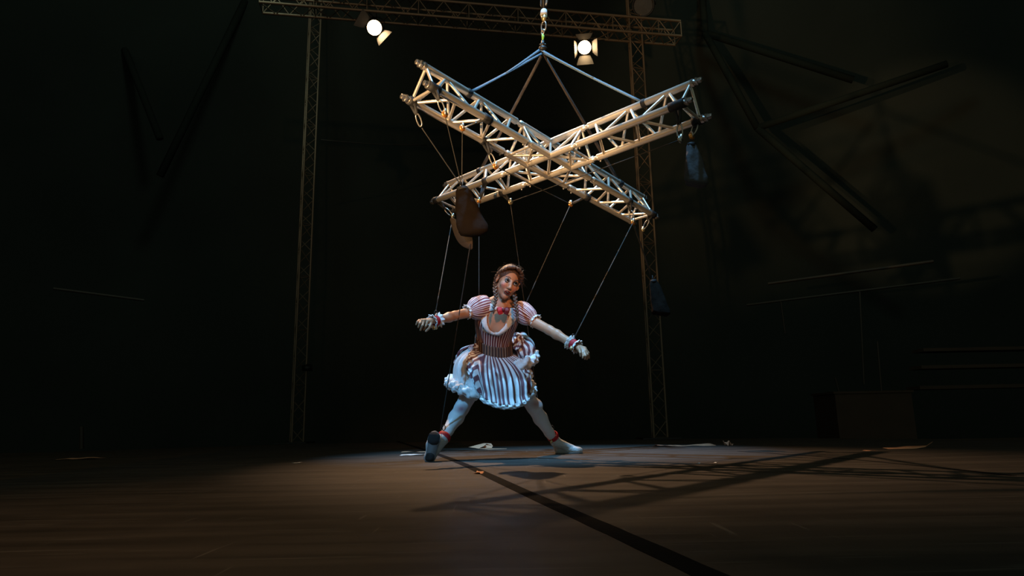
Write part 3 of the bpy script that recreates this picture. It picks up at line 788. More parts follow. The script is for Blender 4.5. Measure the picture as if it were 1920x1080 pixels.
# eyes, brows, mouth
gaze = norm(HR@np.array([-.05, -1, .22]))
for s in (-1, 1):
    c = hd(s*.031, -.0768, .0125); mb = MB(); mb.ell(c, .0118, None, 16, 12); e = mb.build('eye', M['eye_white'], person)
    mb = MB(); mb.ell(c+gaze*.0066, (.0066, .0066, .0066), None, 12, 8); i_ = mb.build('iris', M['iris'], None, tuple(PB)); i_.parent = e
    mb = MB(); mb.ell(c+gaze*.0118, .0030, None, 8, 6); i_ = mb.build('pupil', M['pupil'], None, tuple(PB)); i_.parent = e
    # upper lid with lashes
    mb = MB(); mb.tube([hd(s*(.031+dx), -.0905-.002*(1-abs(dx)*60)+abs(dx)*.35, .0212-abs(dx+.001*s)**2*38) for dx in np.linspace(-.0145, .0155, 9)], [.0010, .0022, .0032, .0037, .0038, .0036, .0032, .0024, .0012], 6)
    mb.tube([hd(s*(.031+dx), -.0895-.002*(1-abs(dx)*60)+abs(dx)*.35, .0030+abs(dx)**2*34) for dx in np.linspace(-.012, .014, 7)], .0014, 6)
    mb.build('eyelashes', M['pupil'], person)
    mb = MB(); mb.tube([hd(s*x, y, z) for x, y, z in ((.013, -.093, .033), (.022, -.094, .0385), (.034, -.089, .041), (.045, -.080, .0375), (.051, -.073, .033))], [.0018, .0032, .0032, .0024, .001], 6, True, .6)
    mb.build('eyebrow', M['brow'], person)
lip = MB(); n = 20; pts = []
for a in np.linspace(0, 2*PI, n+1):
    x = .0185*math.cos(a); z = -.061+.0095*math.sin(a)*(1 if math.sin(a) > 0 else 1.15); pts.append(hd(x, -.0985+abs(x)*.35, z))
lip.tube(pts, .0042, 8, False); lip.build('lips', M['lips'], person)
mb = MB(); mb.ell(hd(0, -.0965, -.061), (.013, .003, .0065), HR, 12, 6); mb.build('mouth', M['mouth'], person)
mb = MB(); mb.ell(hd(0, -.0975, -.0565), (.007, .002, .0016), HR, 10, 6); mb.build('teeth', M['eye_white'], person)

# hair
Hf = Field(HO-.17, HO+.17, .0032)
Hf.ell(hd(0, .022, .032), (.080, .095, .087), HR, .01)
for i in range(26):                                  # locks combed back
    a = -1.25+2.5*i/25
    Hf.cone(hd(math.sin(a)*.074, -.045+abs(a)*.02, .035+math.cos(a)*.078), hd(math.sin(a)*.078, .03, .035+math.cos(a)*.088), .0055, .006, .004)
for s in (-1, 1):                                     # plait along the side of the head
    path = catmull([(s*.012, -.055, .110), (s*.045, -.050, .098), (s*.070, -.028, .066), (s*.082, .002, .036), (s*.080, .035, .0), (s*.070, .045, -.035), (s*.066, .03, -.06)], 22)
    for i, p in enumerate(path): Hf.ell(hd(p[0]+.004*s*(i % 2), p[1]+.004*((i % 2)*2-1), p[2]+.004*((i+1) % 2)), .0130 if i % 2 else .0115, None, .007)
Hf.ell(hd(0, -.104, -.004), (.067, .075, .098), HR, .008, True)
Hf.ell(hd(0, .0, -.11), (.12, .12, .07), HR, .01, True)
hair = net_obj('hair', Hf, M['hair'], person)
mb = MB(); r3 = random.Random(3)
for i in range(90):
    a = r3.uniform(-1.9, 1.9); y = r3.uniform(-.06, .06); R0 = .088
    p0 = np.array([math.sin(a)*R0*.95, y, .034+math.cos(a)*R0]); dr = norm([math.sin(a)+r3.uniform(-.8, .8), r3.uniform(-1, .6), math.cos(a)+r3.uniform(-.7, .5)])
    L = r3.uniform(.015, .050); p1 = p0+dr*L*.45; p2 = p0+dr*L*.8+np.array([r3.uniform(-.02, .02), r3.uniform(-.01, .01), -.014])
    mb.tube([hd(*p0), hd(*p1), hd(*p2)], [.0006, .0005, .0003], 4, False)
o = mb.build('stray_hairs', M['hair'], hair, tuple(PB)); o['kind'] = 'stuff'; o.location = (0, 0, 0)
def braid(P, r0, r1):
    mb = MB(); Q = catmull(P, 17)
    for i in range(17):
        t = i/16; r = r0*(1-t)+r1*t; sgn = 1 if i % 2 else -1
        mb.ell(Q[i]+np.array([sgn*r*.38, 0, 0]), (r*.80, r*.9, r*1.55), Ry(sgn*.7), 10, 7)
    e = Q[-1]; mb.tube([e, e+np.array([0, 0, -.02]), e+np.array([-.003, 0, -.045])], [r1*.7, r1*1.0, r1*.2], 8)
    return mb
b_ = braid([hd(-.072, .012, -.045), pt(928, 543, 4.50), pt(929.5, 555, 4.47), pt(929, 566, 4.46), pt(926, 577, 4.46)], .0125, .008).build('braid', M['hair'], hair, tuple(PB)); 
b_ = braid([hd(.066, .015, -.06), pt(965.5, 557, 4.50), pt(967, 570, 4.47), pt(969, 582, 4.46), pt(970.5, 592, 4.46)], .0125, .008).build('braid', M['hair'], hair, tuple(PB))

# bodice with open neckline
nt_, nf = 44, 96
def neck_open(t, phi):                   # inside the round neckline
    dphi = abs(phi-.06)
    return t > .42+.0*phi and dphi < .62*math.sqrt(max(0, 1-((1.0-t)/.58)**2))*1.0+.0
rows = []; uvs = []; keep = []
for i in range(nt_):
    t = .12+.80*i/(nt_-1); row = []; uv = []; kp = []
    for j in range(nf):
        phi = -PI+2*PI*j/nf
        off = .004+.0025*math.sin(phi*24)*math.exp(-((t-.15)/.12)**2)+.002*math.sin(phi*9+t*20)
        row.append(TS(t, phi, off)); uv.append((phi/(2*PI)*46, t))
        kp.append(not neck_open(t+.01, phi+PI/nf))
    rows.append(row); uvs.append(uv); keep.append(kp)
for i in range(nt_):                      # last column repeated so that stripes do not smear
    rows[i].append(rows[i][0]); uvs[i].append((23, uvs[i][0][1])); 
mb = MB(); mb.grid(rows, uvs, False, keep=keep); mb.build('bodice', M['bodice'], person, solid=.003, fixn=False)
# corset belt
mb = MB(); rows = []; uvs = []
for i in range(12):
    t = -.0+.20*i/11
    rows.append([TS(max(t, 0), -PI+2*PI*j/120, .012+.003*math.sin(i/11*PI)+.0028*math.cos(j/120*2*PI*30))-UT*(.004 if i == 0 else 0) for j in range(121)]); uvs.append([(j/120*40, t) for j in range(121)])
mb.grid(rows, uvs); mb.build('belt', M['belt'], person, solid=.004, fixn=False)
# broad white collar following the neckline, then the rounded flaps at the throat
for s in (-1, 1):
    rows = []
    for i in range(34):
        th = s*math.radians(-6+88*i/33); wd = np.interp(i/33, [0, .25, .55, .8, 1], [.05, .10, .22, .40, .46]); row = []
        for j in range(8):
            u = j/7; w_ = -.035+u*(wd+.035)
            row.append(TS(min(1-(.585+w_*.42)*math.cos(th), .93), .06+(.62+w_)*math.sin(th), .011+.005*math.sin(u*PI)+.0015*math.sin(i*.8)))
        rows.append(row)
    mb = MB(); mb.grid(rows); mb.build('collar', M['white_cloth'], person, solid=.003, fixn=False)
for s in (-1, 1):
    rows = []
    for i in range(16):
        a = .10+1.7*i/15; e = min(1, math.sqrt(min(1, (i+.15)/5))); row = []
        for j in range(8):
            u = j/7; t = .93-.19*u*e*(1-.3*i/15)
            row.append(TS(t, .06+s*a*(.62+.12*u), .012+.006*math.sin(u*PI)+.014*(1-u)**2))
        rows.append(row)
    mb = MB(); mb.grid(rows); mb.build('collar_flap', M['white_cloth'], person, solid=.003, fixn=False)
# red bow under the collar
bc = pt(944, 581, 4.50)
for s in (-1, 1):
    tip = pt(933.5, 583.5, 4.495) if s < 0 else pt(954, 584, 4.495)
    ax = norm(tip-bc); up_ = norm(np.cross(ax, [0, 1., 0])); rows = []
    for i in range(14):
        t = i/13; L = np.linalg.norm(tip-bc)*1.12; hh = np.interp(t, [0, .25, .75, .95, 1], [.008, .022, .030, .026, .004]); dd = np.interp(t, [0, .5, .9, 1], [.006, .014, .010, .003])
        rows.append([bc+ax*L*t+up_*hh*math.cos(a)*(1+.08*math.sin(6*t))+np.array([0, -1, 0])*dd*(math.sin(a)+.25*math.cos(4*a)) for a in np.arange(16)*2*PI/16])
    mb = MB(); mb.grid(rows, None, True, True, True); mb.build('bow_loop', M['red'] if s < 0 else M['dark_red'], person)
mb = MB(); mb.ell(bc+[0, -.008, 0], (.012, .011, .015)); mb.build('bow_knot', M['dark_red'], person)

# puffed sleeves
def sleeve(A, C, prof, n, fr, amp):
    ax = norm(C-A); L = np.linalg.norm(C-A); s1 = norm(np.cross(ax, [0, 1., 0])); s2 = np.cross(ax, s1); rows = []; uvs = []
    for i in range(26):
        t = i/25; r = np.interp(t, prof[0], prof[1]); row = []; uv = []
        for j in range(n+1):
            a = 2*PI*j/n; g = 1+amp*math.sin(fr*a)*(1-.6*math.sin(PI*t))+.035*math.sin(3*a+6*t)
            row.append(A+ax*L*t+r*g*(math.cos(a)*s1+math.sin(a)*s2)); uv.append((j/n*30+.25*math.sin(5*a), t))
        rows.append(row); uvs.append(uv)
    mb = MB(); mb.grid(rows, uvs, False); o = mb.build('sleeve', M['sleeve'], person, solid=.003, fixn=False)
    rows = []
    for i in range(5):
        t = i/4
        rows.append([C+ax*(-.006+.026*t)+(.034+.013*t+.007*t*math.sin(11*a)+.003*t*math.sin(23*a))*(math.cos(a)*s1+math.sin(a)*s2) for a in np.arange(72)*2*PI/72])
    mb = MB(); mb.grid(rows, None, True); f_ = mb.build('sleeve_frill', M['white_cloth'], o, tuple(PB), solid=.004)
sleeve(pt(917, 572, 4.67), pt(879, 583.5, 4.585), ([0, .12, .35, .6, .82, .95, 1], [.050, .074, .086, .082, .064, .042, .036]), 96, 16, .045)
sleeve(pt(967, 577, 4.66), pt(1001, 600, 4.59), ([0, .12, .35, .6, .82, .95, 1], [.046, .062, .072, .070, .060, .042, .036]), 96, 16, .045)

# wrist cuffs and ankle bands
def band(P, ax, r, wd, n=40, puff=.004, red='red', frills=True, name='wristband', bell=None):
    ax = norm(ax); s1 = norm(np.cross(ax, [0, 0, 1.])); s2 = np.cross(ax, s1); rows = []
    for i in range(7):
        t = i/6
        rows.append([P+ax*wd*(t-.5)+(r+puff*math.sin(PI*t))*(math.cos(a)*s1+math.sin(a)*s2) for a in np.arange(n)*2*PI/n])
    mb = MB(); mb.grid(rows, None, True); o = mb.build(name, M[red], person, solid=.005)
    if frills:
        for sg in (-1, 1):
            rows = []
            for i in range(5):
                t = i/4
                rows.append([P+ax*sg*(wd*.45+.020*t)+(r+.002+.014*t+.006*t*math.sin(9*a+sg)+.004*t*math.sin(19*a))*(math.cos(a)*s1+math.sin(a)*s2) for a in np.arange(60)*2*PI/60])
            mb = MB(); mb.grid(rows, None, True); mb.build('frill', M['white_cloth'], o, tuple(PB), solid=.004)
    for b in (bell or []):
        mb = MB(); mb.ell(b, .0115, None, 10, 8); mb.tube([b, b+np.array([0, 0, .016])], .004, 6); mb.build('bell', M['brass'], o, tuple(PB))
    mb = MB(); q = P+s2*0+np.array([0, 0, r+.010]); oval(mb, q+[0, 0, .012], np.array([0, 0, 1.]), np.array([1., 0, 0]), .035, .02, .003); mb.build('ring', M['black_metal'], o, tuple(PB))
    return o
axl = J_['wrL']-J_['elL']; axr = J_['wrR']-J_['elR']
band(pt(817, 601.5, 4.37), axl, .029, .034, bell=[pt(814, 615, 4.34), pt(817.5, 614.5, 4.35)])
band(pt(1075.5, 646, 4.39), axr, .029, .036, bell=[pt(1061, 648.5, 4.40), pt(1071, 653.5, 4.35)])
band(pt(832, 820, 4.66), J_['anL']-J_['knL'], .041, .036, frills=False, name='ankle_band')
band(pt(1036.5, 818, 5.25), J_['anR']-J_['knR'], .040, .034, frills=False, name='ankle_band', bell=[pt(1034, 828, 5.21)])

# shoes
def shoe(cones, fname='shoe'):
    P = np.array([p for c in cones for p in c[:2]]); Fs = Field(P.min(0)-.07, P.max(0)+.07, .0035)
    for c in cones: Fs.cone(*c, .016)
    return Fs
# raised shoe: heel on the floor, toe up, sole to the camera
sL = shoe([(heelL, toeL, .036, .030), (J_['anL'], heelL, .038, .034), (J_['anL'], lerp(heelL, toeL, .6), .040, .036), (lerp(heelL, toeL, .55), toeL, .040, .030)])
so = net_obj('shoe', sL, M['shoe'], person); so['label'] = 'pale shoe with the toe raised and its sole facing forward'
ax = axS; nrm = nrS; sd = np.cross(ax, nrm); sd = sd if sd[0] > 0 else -sd
c0 = SL0-ax*.002
def soleshape(ts, sc_=1, lift=0, th=.010):
    rows = []
    Lh = LS
    for i, t in enumerate(ts):
        wv = np.interp(t, [0, .03, .12, .3, .5, .72, .88, .96, 1], [.006, .022, .033, .032, .034, .044, .037, .022, .004])*sc_
        c = c0+ax*Lh*t+sd*(.004*math.sin(t*PI))
        b = nrm*(.006*math.sin(t*PI))
        rows.append([c+b-nrm*lift-sd*wv-nrm*0, c+b+sd*wv, c+b+sd*wv-nrm*th, c+b-sd*wv-nrm*th])
    return rows
mb = MB(); mb.grid(soleshape(np.linspace(0, 1, 24)), None, True, True, True); s_ = mb.build('sole', M['sole'], so, tuple(PB)); 
for t0, t1 in ((.03, .30), (.55, .96)):
    rows = []
    for t in np.linspace(t0, t1, 14):
        u = (t-t0)/(t1-t0); wv = .033*math.sqrt(max(.02, 1-(2*u-1)**4))*(1.15 if t0 > .4 else .85); c = c0+ax*LS*t+nrm*(.006*math.sin(t*PI)+.0022)
        rows.append([c-sd*wv, c+sd*wv, c+sd*wv-nrm*.003, c-sd*wv-nrm*.003])
    mb = MB(); mb.grid(rows, None, True, True, True); mb.build('sole_patch', M['sole_patch'], so, tuple(PB))
# flat shoe
gR = GR[1]; 

sR = shoe([(h2, t2, .034, .022), (J_['anR']+[.008, 0, .0], h2, .036, .034), (J_['anR']+[.01, 0, -.01], lerp(h2, t2, .58)+[0, 0, .014], .037, .030), (lerp(h2, t2, .5), t2, .036, .026)])
Fsz = sR._box(sR.lo, sR.lo+sR.h*sR.n)[1][2]; sR.V = np.maximum(sR.V, (.004-Fsz).astype(np.float32))
so2 = net_obj('shoe', sR, M['shoe'], person); so2['label'] = 'wrinkled pale shoe flat on the floor pointing right'
rows = []; axr2 = norm(np.array([t2[0]-h2[0], t2[1]-h2[1], 0])); sd2 = np.array([-axr2[1], axr2[0], 0]); Lr = np.linalg.norm(t2[:2]-h2[:2])+.062
for t in np.linspace(0, 1, 20):
    wv = np.interp(t, [0, .03, .12, .3, .5, .72, .88, .96, 1], [.006, .022, .033, .032, .034, .040, .034, .022, .004]); c = np.array([h2[0], h2[1], 0])-axr2*.034+axr2*Lr*t
    rows.append([c-sd2*wv+[0, 0, .0045], c+sd2*wv+[0, 0, .0045], c+sd2*wv+[0, 0, .012], c-sd2*wv+[0, 0, .012]])
mb = MB(); mb.grid(rows, None, True, True, True); mb.build('sole', M['sole'], so2, tuple(PB))

# skirts
HEM = [(-180, 925, 700, 5.16), (-140, 862, 706, 5.06), (-115, 842, 716, 4.96), (-90, 841, 723, 4.84), (-60, 862, 732, 4.68), (-35, 893, 744, 4.58), (-10, 925, 760, 4.53), (15, 950, 765, 4.53),
       (40, 978, 760, 4.57), (62, 997, 745, 4.67), (90, 1003, 728, 4.85), (130, 980, 708, 5.08), (180, 925, 700, 5.16)]
HP = np.array([pt(a[1], a[2], a[3]) for a in HEM]); HA = np.radians([a[0] for a in HEM])
def hem(phi):
    phi = (phi+PI) % (2*PI)-PI; return np.array([np.interp(phi, HA, HP[:, i]) for i in range(3)])
def smooth_hem(phi): return sum(hem(phi+d)*w_ for d, w_ in ((-.22, .2), (-.1, .2), (0, .2), (.1, .2), (.22, .2)))
def SK(phi, s, off=0, pl=(0, 0)):
    W = TS(0.02, phi, .006); Hh = smooth_hem(phi); out = norm(XT*math.sin(phi)+np.array([0, -1, 0])*math.cos(phi))
    P = lerp(W, Hh, s)+out*(.055*math.sin(PI*min(s*1.15, 1))+off*min(1, s*4+.25))+np.array([0, 0, .02*math.sin(PI*s)])
    return P+out*pl[1]*min(1, s*1.3+.12)*math.sin(pl[0]*phi+.8*math.sin(3*phi))
n = 240; rows = []
for i in range(26):
    s = i/25; rows.append([SK(-PI+2*PI*j/n, s*1.0, -.010, (34, .010))+np.array([0, 0, -.0]) for j in range(n)])
mb = MB(); mb.grid(rows, None, True); pet = mb.build('petticoat', M['tulle'], person, solid=.003)
def ruffle(phis, s0, r, seed, name='ruffle', path=None, mt='tulle'):
    r4 = np.random.default_rng(seed); mb = MB(); m_ = len(phis) if path is None else len(path); rows = []
    for i in range(m_):
        c = SK(phis[i], s0, .0) if path is None else path[i]
        e = min(1, i/3+.2, (m_-1-i)/3+.2)
        rows.append(c)
    C = np.array(rows); T = np.gradient(C, axis=0); T /= np.linalg.norm(T, axis=1)[:, None]; rows = []
    for i in range(m_):
        A = norm(np.cross(T[i], [0, 0, 1.])); Bv = np.cross(T[i], A); e = min(1, i/4+.25, (m_-1-i)/4+.25)
        rows.append([C[i]+e*r*(1+.20*math.sin(3*a+i*.75)+.13*math.sin(5*a-i*1.1)+.07*math.sin(9*a+i*2.1)+.02*r4.normal())*(math.cos(a)*A+math.sin(a)*Bv) for a in np.arange(28)*2*PI/28])
    mb.grid(rows, None, True, True, True); return mb.build(name, M[mt], pet if path is None else person, tuple(PB))
ruffle(np.radians(np.linspace(-128, -30, 56)), .965, .036, 1)
ruffle(np.radians(np.linspace(-30, 60, 50)), 1.0, .014, 2)
ruffle(np.radians(np.linspace(58, 125, 36)), .97, .026, 4)
# striped overskirt: full in front, hitched up at both sides
def length(phi):
    d = math.degrees((phi+PI) % (2*PI)-PI)
    return np.interp(d, [-180, -128, -114, -100, -56, -48, -39, -30, -17, 58, 68, 82, 110, 180], [.75, .72, .62, .10, .12, .38, .74, .90, .97, .985, .80, .34, .5, .75])
rows = []; uvs = []; n = 330
for i in range(34):
    row = []; uv = []
    for j in range(n+1):
        phi = -PI+2*PI*j/n; l = length(phi); s = i/33*l; d = math.degrees(phi)
        gather = math.exp(-((d+78)/45)**2)+.7*math.exp(-((d-88)/30)**2)
        o_ = .014+.02*gather*math.sin(PI*i/33)+.010*gather*math.sin(9*i/33*PI+phi*3)
        row.append(SK(phi, s, o_, (30, .013)))
        sl = np.interp(d, [-180, -60, -27, -19, 180], [1.7, 1.7, 1.5, 0, 0])
        uv.append((phi/(2*PI)*44+sl*s*3.0+.25*math.sin(phi*7), s))
    rows.append(row); uvs.append(uv)
mb = MB(); mb.grid(rows, uvs); mb.build('overskirt', M['skirt'], person, solid=.003, fixn=False)
# gathered puff (bustle) on the picture's right hip, with a ruffle below
def puff(c, rad, R, uvk, name, seed, mt='skirt', folds=.10):
    r5 = np.random.default_rng(seed); ph = r5.uniform(0, 6, 6); rows = []; uvs = []
    for i in range(25):
        a = PI*(.02+.96*i/24); row = []; uv = []
        for j in range(49):
            b = 2*PI*j/48; k = 1+folds*math.sin(4*b+ph[0]+3*a)+folds*.6*math.sin(9*b+ph[1]-5*a)+.05*math.sin(6*a+ph[2])
            p = np.array([math.sin(a)*math.cos(b), math.sin(a)*math.sin(b), math.cos(a)])*np.array(rad)*k
            row.append(c+R@p); uv.append((b/(2*PI)*uvk+.5*math.sin(3*a), i/24))
        rows.append(row); uvs.append(uv)
    mb = MB(); mb.grid(rows, uvs, False, True, True); return mb.build(name, M[mt], person, fixn=False)
puff(pt(982, 652, 4.86), (.075, .09, .115), Ry(-.55), 11, 'bustle', 5)
puff(pt(972, 643, 4.76), (.030, .03, .050), Ry(.5), 3, 'bustle_knot', 7)
ruffle(None, 0, .036, 9, path=catmull([pt(966, 682, 4.74), pt(978, 684, 4.72), pt(990, 679, 4.76), pt(1000, 672, 4.84), pt(999, 660, 4.93)], 34))
puff(pt(983, 706, 4.72), (.04, .05, .05), Ry(.2), 4, 'side_fold', 11)
puff(pt(893, 650, 4.77), (.022, .03, .026), Ry(.5), 3, 'hip_gather', 12)

# ropes of the marionette
rope(RG['ll_end'], pt(817, 584, 4.37), 'rope from the far lower left tip down to the raised wristband on the left')
rope(pt(882, 457, YB1+.05), pt(826, 806, 4.635), 'rope from under the brown bag down to the ankle of the raised shoe', .0036)
rope(RG['ll_a'], pt(898, 560, 4.86), 'rope from the orange ring down to the left shoulder', .0036)
rope(RG['ll_b'], pt(1015, 800, 5.16), 'rope from the brass pulley passing behind the head to the right ankle', .0032)
rope(RG['lr_a'], pt(972, 600, 4.84), 'rope from the inner orange pulley slanting to the right shoulder', .0036)
rope(RG['lr_b'], pt(1077.5, 632, 4.39), 'rope from the lower right arm to the red wristband on the right', .0040)

# ================================================================== lamps on the overhead truss
def lamp(px, py, Y, aim, label, power, flaps, R0=.105, cone_=62, rollf=0, lit=True):
    c = at(px, py, Y); f_ = norm(np.asarray(aim)-c); s_ = norm(np.cross(f_, [0, 0, 1.])); u_ = np.cross(s_, f_)
    s_, u_ = s_*math.cos(rollf)+u_*math.sin(rollf), u_*math.cos(rollf)-s_*math.sin(rollf)
    root = thing('stage_lamp', label, 'stage lamp', c)
    def ring(z, r, n=24): return [c+f_*z+r*(math.cos(a)*s_+math.sin(a)*u_) for a in np.arange(n)*2*PI/n]
    mb = MB(); mb.grid([ring(-.26, R0*.5), ring(-.25, R0*.95), ring(-.10, R0*1.12), ring(-.02, R0*1.15), ring(.02, R0*1.15), ring(.02, R0*.98), ring(-.02, R0*.96)], None, True, True)
    mb.build('housing', M['black_metal'], root)
    mb = MB(); mb.grid([ring(.006, R0*.02), ring(.004, R0*.5), ring(-.006, R0*.96)], None, True)
    g = mb.build('lens', M['lens'] if lit else M['bag'], root)
    k = 0
    for (side, tilt, ln) in flaps:
        a = side; d = s_*math.cos(a)+u_*math.sin(a); t_ = np.cross(f_, d); e = c+f_*.02+d*R0*1.1
        o2 = norm(f_*math.cos(tilt)+d*math.sin(tilt)); mb = MB()
        rows = [[e-t_*R0*.75, e+t_*R0*.75], [e+o2*ln*.5-t_*R0*1.05, e+o2*ln*.5+t_*R0*1.05], [e+o2*ln-t_*R0*1.25, e+o2*ln+t_*R0*1.25]]
        mb.grid(rows); mb.build('barn_door', M['lamp_grey'], root, smooth=False, solid=.004)
    y = ZT
    topz = max(ZT-c[2], .12)
    mb = MB(); mb.tube([c-f_*.1-s_*R0*1.3, c-f_*.1-s_*R0*1.3+[0, 0, .14], c-f_*.1+[0, 0, .2], c-f_*.1+s_*R0*1.3+[0, 0, .14], c-f_*.1+s_*R0*1.3], .010, 6); mb.build('yoke', M['black_metal'], root)
    mb = MB(); mb.tube([c-f_*.1+[0, 0, .19], c-f_*.1+[0, 0, topz+.03]], .013, 8); mb.box(c-f_*.1+[0, 0, topz], (.06, .08, .07)); mb.build('clamp', M['black_metal'], root, smooth=False)
    if lit: spot('lamp_light', tuple(c+f_*.05), tuple(np.asarray(aim)), power, WARM, cone_, .6, R0*.8)
M['lens'] = mat('lit_fresnel_lens', (1, .8, .55), .3, 0, .02, emit=((1.0, .68, .34), 45))
def ovY(px): return atz(px, np.interp(px, [486, 1278], [4, 67.5]), ZT)[1]
lamp(702, 52, ovY(702)+.12, (.1, 1.0, .6), 'glaring lit stage lamp on the left of the overhead truss', 12, [(PI*1.22, .35, .23), (PI*.15, 1.25, .15)], .105, 66)
lamp(1096, 89, ovY(1096)+.12, (.2, 1.5, .2), 'lit stage lamp with open flaps on the right of the overhead truss', 8, [(-PI/2, .62, .20), (0, .25, .16), (PI, .5, .16), (PI/2, 1.1, .1)], .10, 60)
lamp(1206, 10, TR[1]-.1, (1.2, 1.5, 1.5), 'unlit stage lamp half behind the right tower top', 0, [], .15, 40, lit=False)

# ================================================================== paper on the floor
def sheet(px, py, w_, d_, rot, label, material, curl=.02, name='paper_sheet', seed=0, nx=16, ny=8, z0=.006):
    c = atz(px, py, 0); r6 = np.random.default_rng(seed); ph = r6.uniform(0, 6, 6); rows = []
    for j in range(ny):
        v = j/(ny-1)-.5; row = []
        for i in range(nx):
            u = i/(nx-1)-.5
            z = curl*(max(0, math.sin(5*u+ph[0]+2*v))+.5*max(0, math.sin(9*u-4*v+ph[1])))
            e = .02*math.sin(17*u+ph[2])*w_; x = u*w_; y = v*d_+e*.5
            row.append([c[0]+x*math.cos(rot)-y*math.sin(rot), c[1]+x*math.sin(rot)+y*math.cos(rot), z0+z])
        rows.append(row)
    mb = MB(); mb.grid(rows); return top(mb, name, material, label, 'paper', solid=.0008)
sheet(778, 848.5, .24, .12, 0, 'flat brown paper strip on the floor left of the raised shoe, the farther one', M['paper'], .004, seed=1)
sheet(776, 854.5, .22, .12, .05, 'flat white paper strip on the floor left of the raised shoe, the nearer one', M['white_paper'], .005, seed=2)
sheet(152, 861, .32, .22, 0, 'brown paper sheet on the boards at the far left', M['paper'], .006, seed=3)
sheet(557, 869.5, .055, .06, 0, 'small white paper scrap on the floor below the left tower', M['white_paper'], .002, 'paper_scrap', 4)
sheet(1282, 837, .54, .22, .02, 'long crumpled brown paper lying between the right foot and right edge', M['paper'], .010, seed=5)
sheet(1366, 836.5, .06, .08, .3, 'tiny brown paper scrap behind the right floor seam', M['paper'], .03, 'paper_scrap', 6)
sheet(1632, 846.5, .085, .05, 0, 'small pale paper scrap left of the curled paper at right', M['paper'], .002, 'paper_scrap', 8)
sheet(897, 890, .035, .05, .6, 'tiny pale paper scrap on the black floor tape', M['paper'], .008, 'paper_scrap', 9)
sheet(1310, 871, .018, .018, 0, 'white fleck on the floor in the truss shadow, the left one', M['white_paper'], .003, 'paper_scrap', 10)
sheet(1342, 870, .018, .018, 0, 'white fleck on the floor in the truss shadow, the right one', M['white_paper'], .003, 'paper_scrap', 11)
# folded paper behind the performer
c = atz(915, 843, 0); k = c[1]/F
def fp(px, py, dy=0): return at(px, py, c[1]+dy)
mb = MB()
mb.grid([[fp(878, 838, 0), fp(900, 841.5, -.05), fp(925, 843, -.06), fp(950, 842, 0)], [fp(884, 838.5, .03), fp(903, 840, .03), fp(925, 841, .03), fp(950, 841, .04)]])
mb.grid([[fp(879, 838.5, 0), fp(896, 841.5, -.03)], [fp(893, 834.5, .03), fp(908, 836, .0)], [fp(908, 831, .06), fp(913, 831.2, .02)]])
mb.grid([[fp(905, 839, .03), fp(922, 840.5, .0)], [fp(914, 832.5, .07), fp(924, 836, .03)], [fp(909, 831, .06), fp(921, 831.5, .06)]])
top(mb, 'paper_sheet', M['paper'], 'folded brown paper standing up on the floor between the performer\'s feet', 'paper', solid=.001, smooth=False)
c = atz(1700, 842, 0)
def fq(px, py, dy=0): return at(px, py, c[1]+dy)
mb = MB(); mb.grid([[fq(1655, 839.5), fq(1672, 843.5, -.05), fq(1695, 843.5, -.06), fq(1720, 840.5, -.04), fq(1735, 838, 0), fq(1748, 829, .04)],
                    [fq(1662, 839.5, .02), fq(1680, 839, .02), fq(1700, 836.5, .04), fq(1722, 836, .04), fq(1738, 835, .04), fq(1749, 827.5, .06)]])
top(mb, 'paper_sheet', M['paper'], 'curled brown paper with a raised tip at the far right of the stage', 'paper', solid=.001)

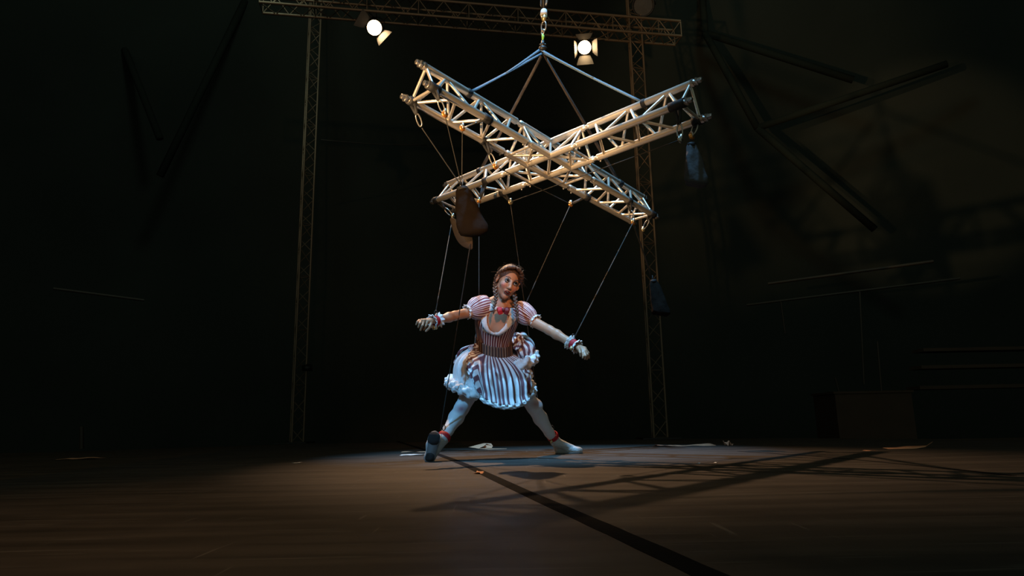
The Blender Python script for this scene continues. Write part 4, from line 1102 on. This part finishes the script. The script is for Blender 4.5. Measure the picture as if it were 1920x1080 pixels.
# ================================================================== dim seating side of the tent
YS = edge[-2][1]+1.2
bx = thing('wooden_box', 'dim brown plywood box beyond the stage edge at right', 'box', (at(1632, 775, YS)[0], YS+.3, -.6))
a = at(1565, 738, YS); b = at(1700, 730, YS+.1); mb = MB(); mb.box(((a[0]+b[0])/2, YS+.35, (a[2]-.6)/2), (b[0]-a[0], .7, a[2]+.6)); mb.build('box_body', M['wood'], bx, smooth=False)
mb = MB(); mb.box(((a[0]+b[0])/2, YS+.35, a[2]+.012), (b[0]-a[0]+.05, .74, .03)); mb.build('lid', M['wood'], bx, smooth=False)
for i, (py, hgt) in enumerate(((728, .12), (690, .10), (658, .10))):
    p = at(1712+i*4, py, YS+.5+i*.4); mb = MB(); mb.box((p[0]+1.2, p[1], p[2]), (2.4, .34, .05)); o = top(mb, 'seating_bench', M['wood'], ['lowest dim plank bench at the right edge of the stage', 'middle dim plank bench at the right edge of the stage', 'highest dim plank bench at the right edge of the stage'][i], 'bench', smooth=False)
rl = thing('seating_rail', 'dim horizontal metal rail over the seating at far right', 'rail', at(1600, 545, YS+.8))
bs = np.array(rl['base'])
bar('rail', at(1400, 572, YS+1.4)-bs, at(1800, 522, YS+.4)-bs, .02, M['dark_rail'], rl)
bar('rail', at(1440, 532, YS+1.4)-bs, at(1750, 490, YS+.5)-bs, .025, M['dark_rail'], rl)
for px, py0, py1 in ((1464, 566, 625), (1612, 547, 720), (1566, 708, 738), (1645, 640, 735)):
    bar('post', at(px, py0, YS+.8)-bs, at(px+8, py1, YS+.8)-bs, .015, M['dark_rail'], rl)
rl = thing('seating_rail', 'dim horizontal metal rail at the far left edge', 'rail', at(200, 548, YS))
bs = np.array(rl['base'])
bar('rail', at(100, 541, YS)-bs, at(270, 563, YS+.6)-bs, .02, M['dark_rail'], rl); bar('post', at(153, 800, YS)-bs, at(153, 842, YS)-bs, .03, M['dark_rail'], rl)
mb = MB(); mb.tube([lerp(at(602, 262, TL[1]), at(800, 272, TL[1]+1.5), t)-np.array([0, 0, .03*math.sin(PI*t)]) for t in np.linspace(0, 1, 9)], .008, 6)
top(mb, 'cable', M['rope'], 'faint cable stretched behind from the left tower', 'cable')
GR_ = {'truss_tower': 'truss towers behind the stage', 'stage_lamp': 'lamps on the overhead truss', 'lifting_strap': 'straps carrying the cross', 'webbing_sling': 'slings and pulleys on the cross',
       'rope': 'marionette ropes', 'paper_sheet': 'papers on the stage floor', 'paper_scrap': 'paper scraps on the stage floor', 'weight_bag': 'weight bags hanging from the cross',
       'seating_bench': 'benches at the right edge', 'seating_rail': 'rails of the seating', 'floor_tape': 'tape on the floor'}
for o in bpy.data.objects:
    if o.parent is None and o.name.split('.')[0] in GR_ and 'label' in o: o['group'] = GR_[o.name.split('.')[0]]
for o in bpy.data.objects:
    if 'base' in o: del o['base']
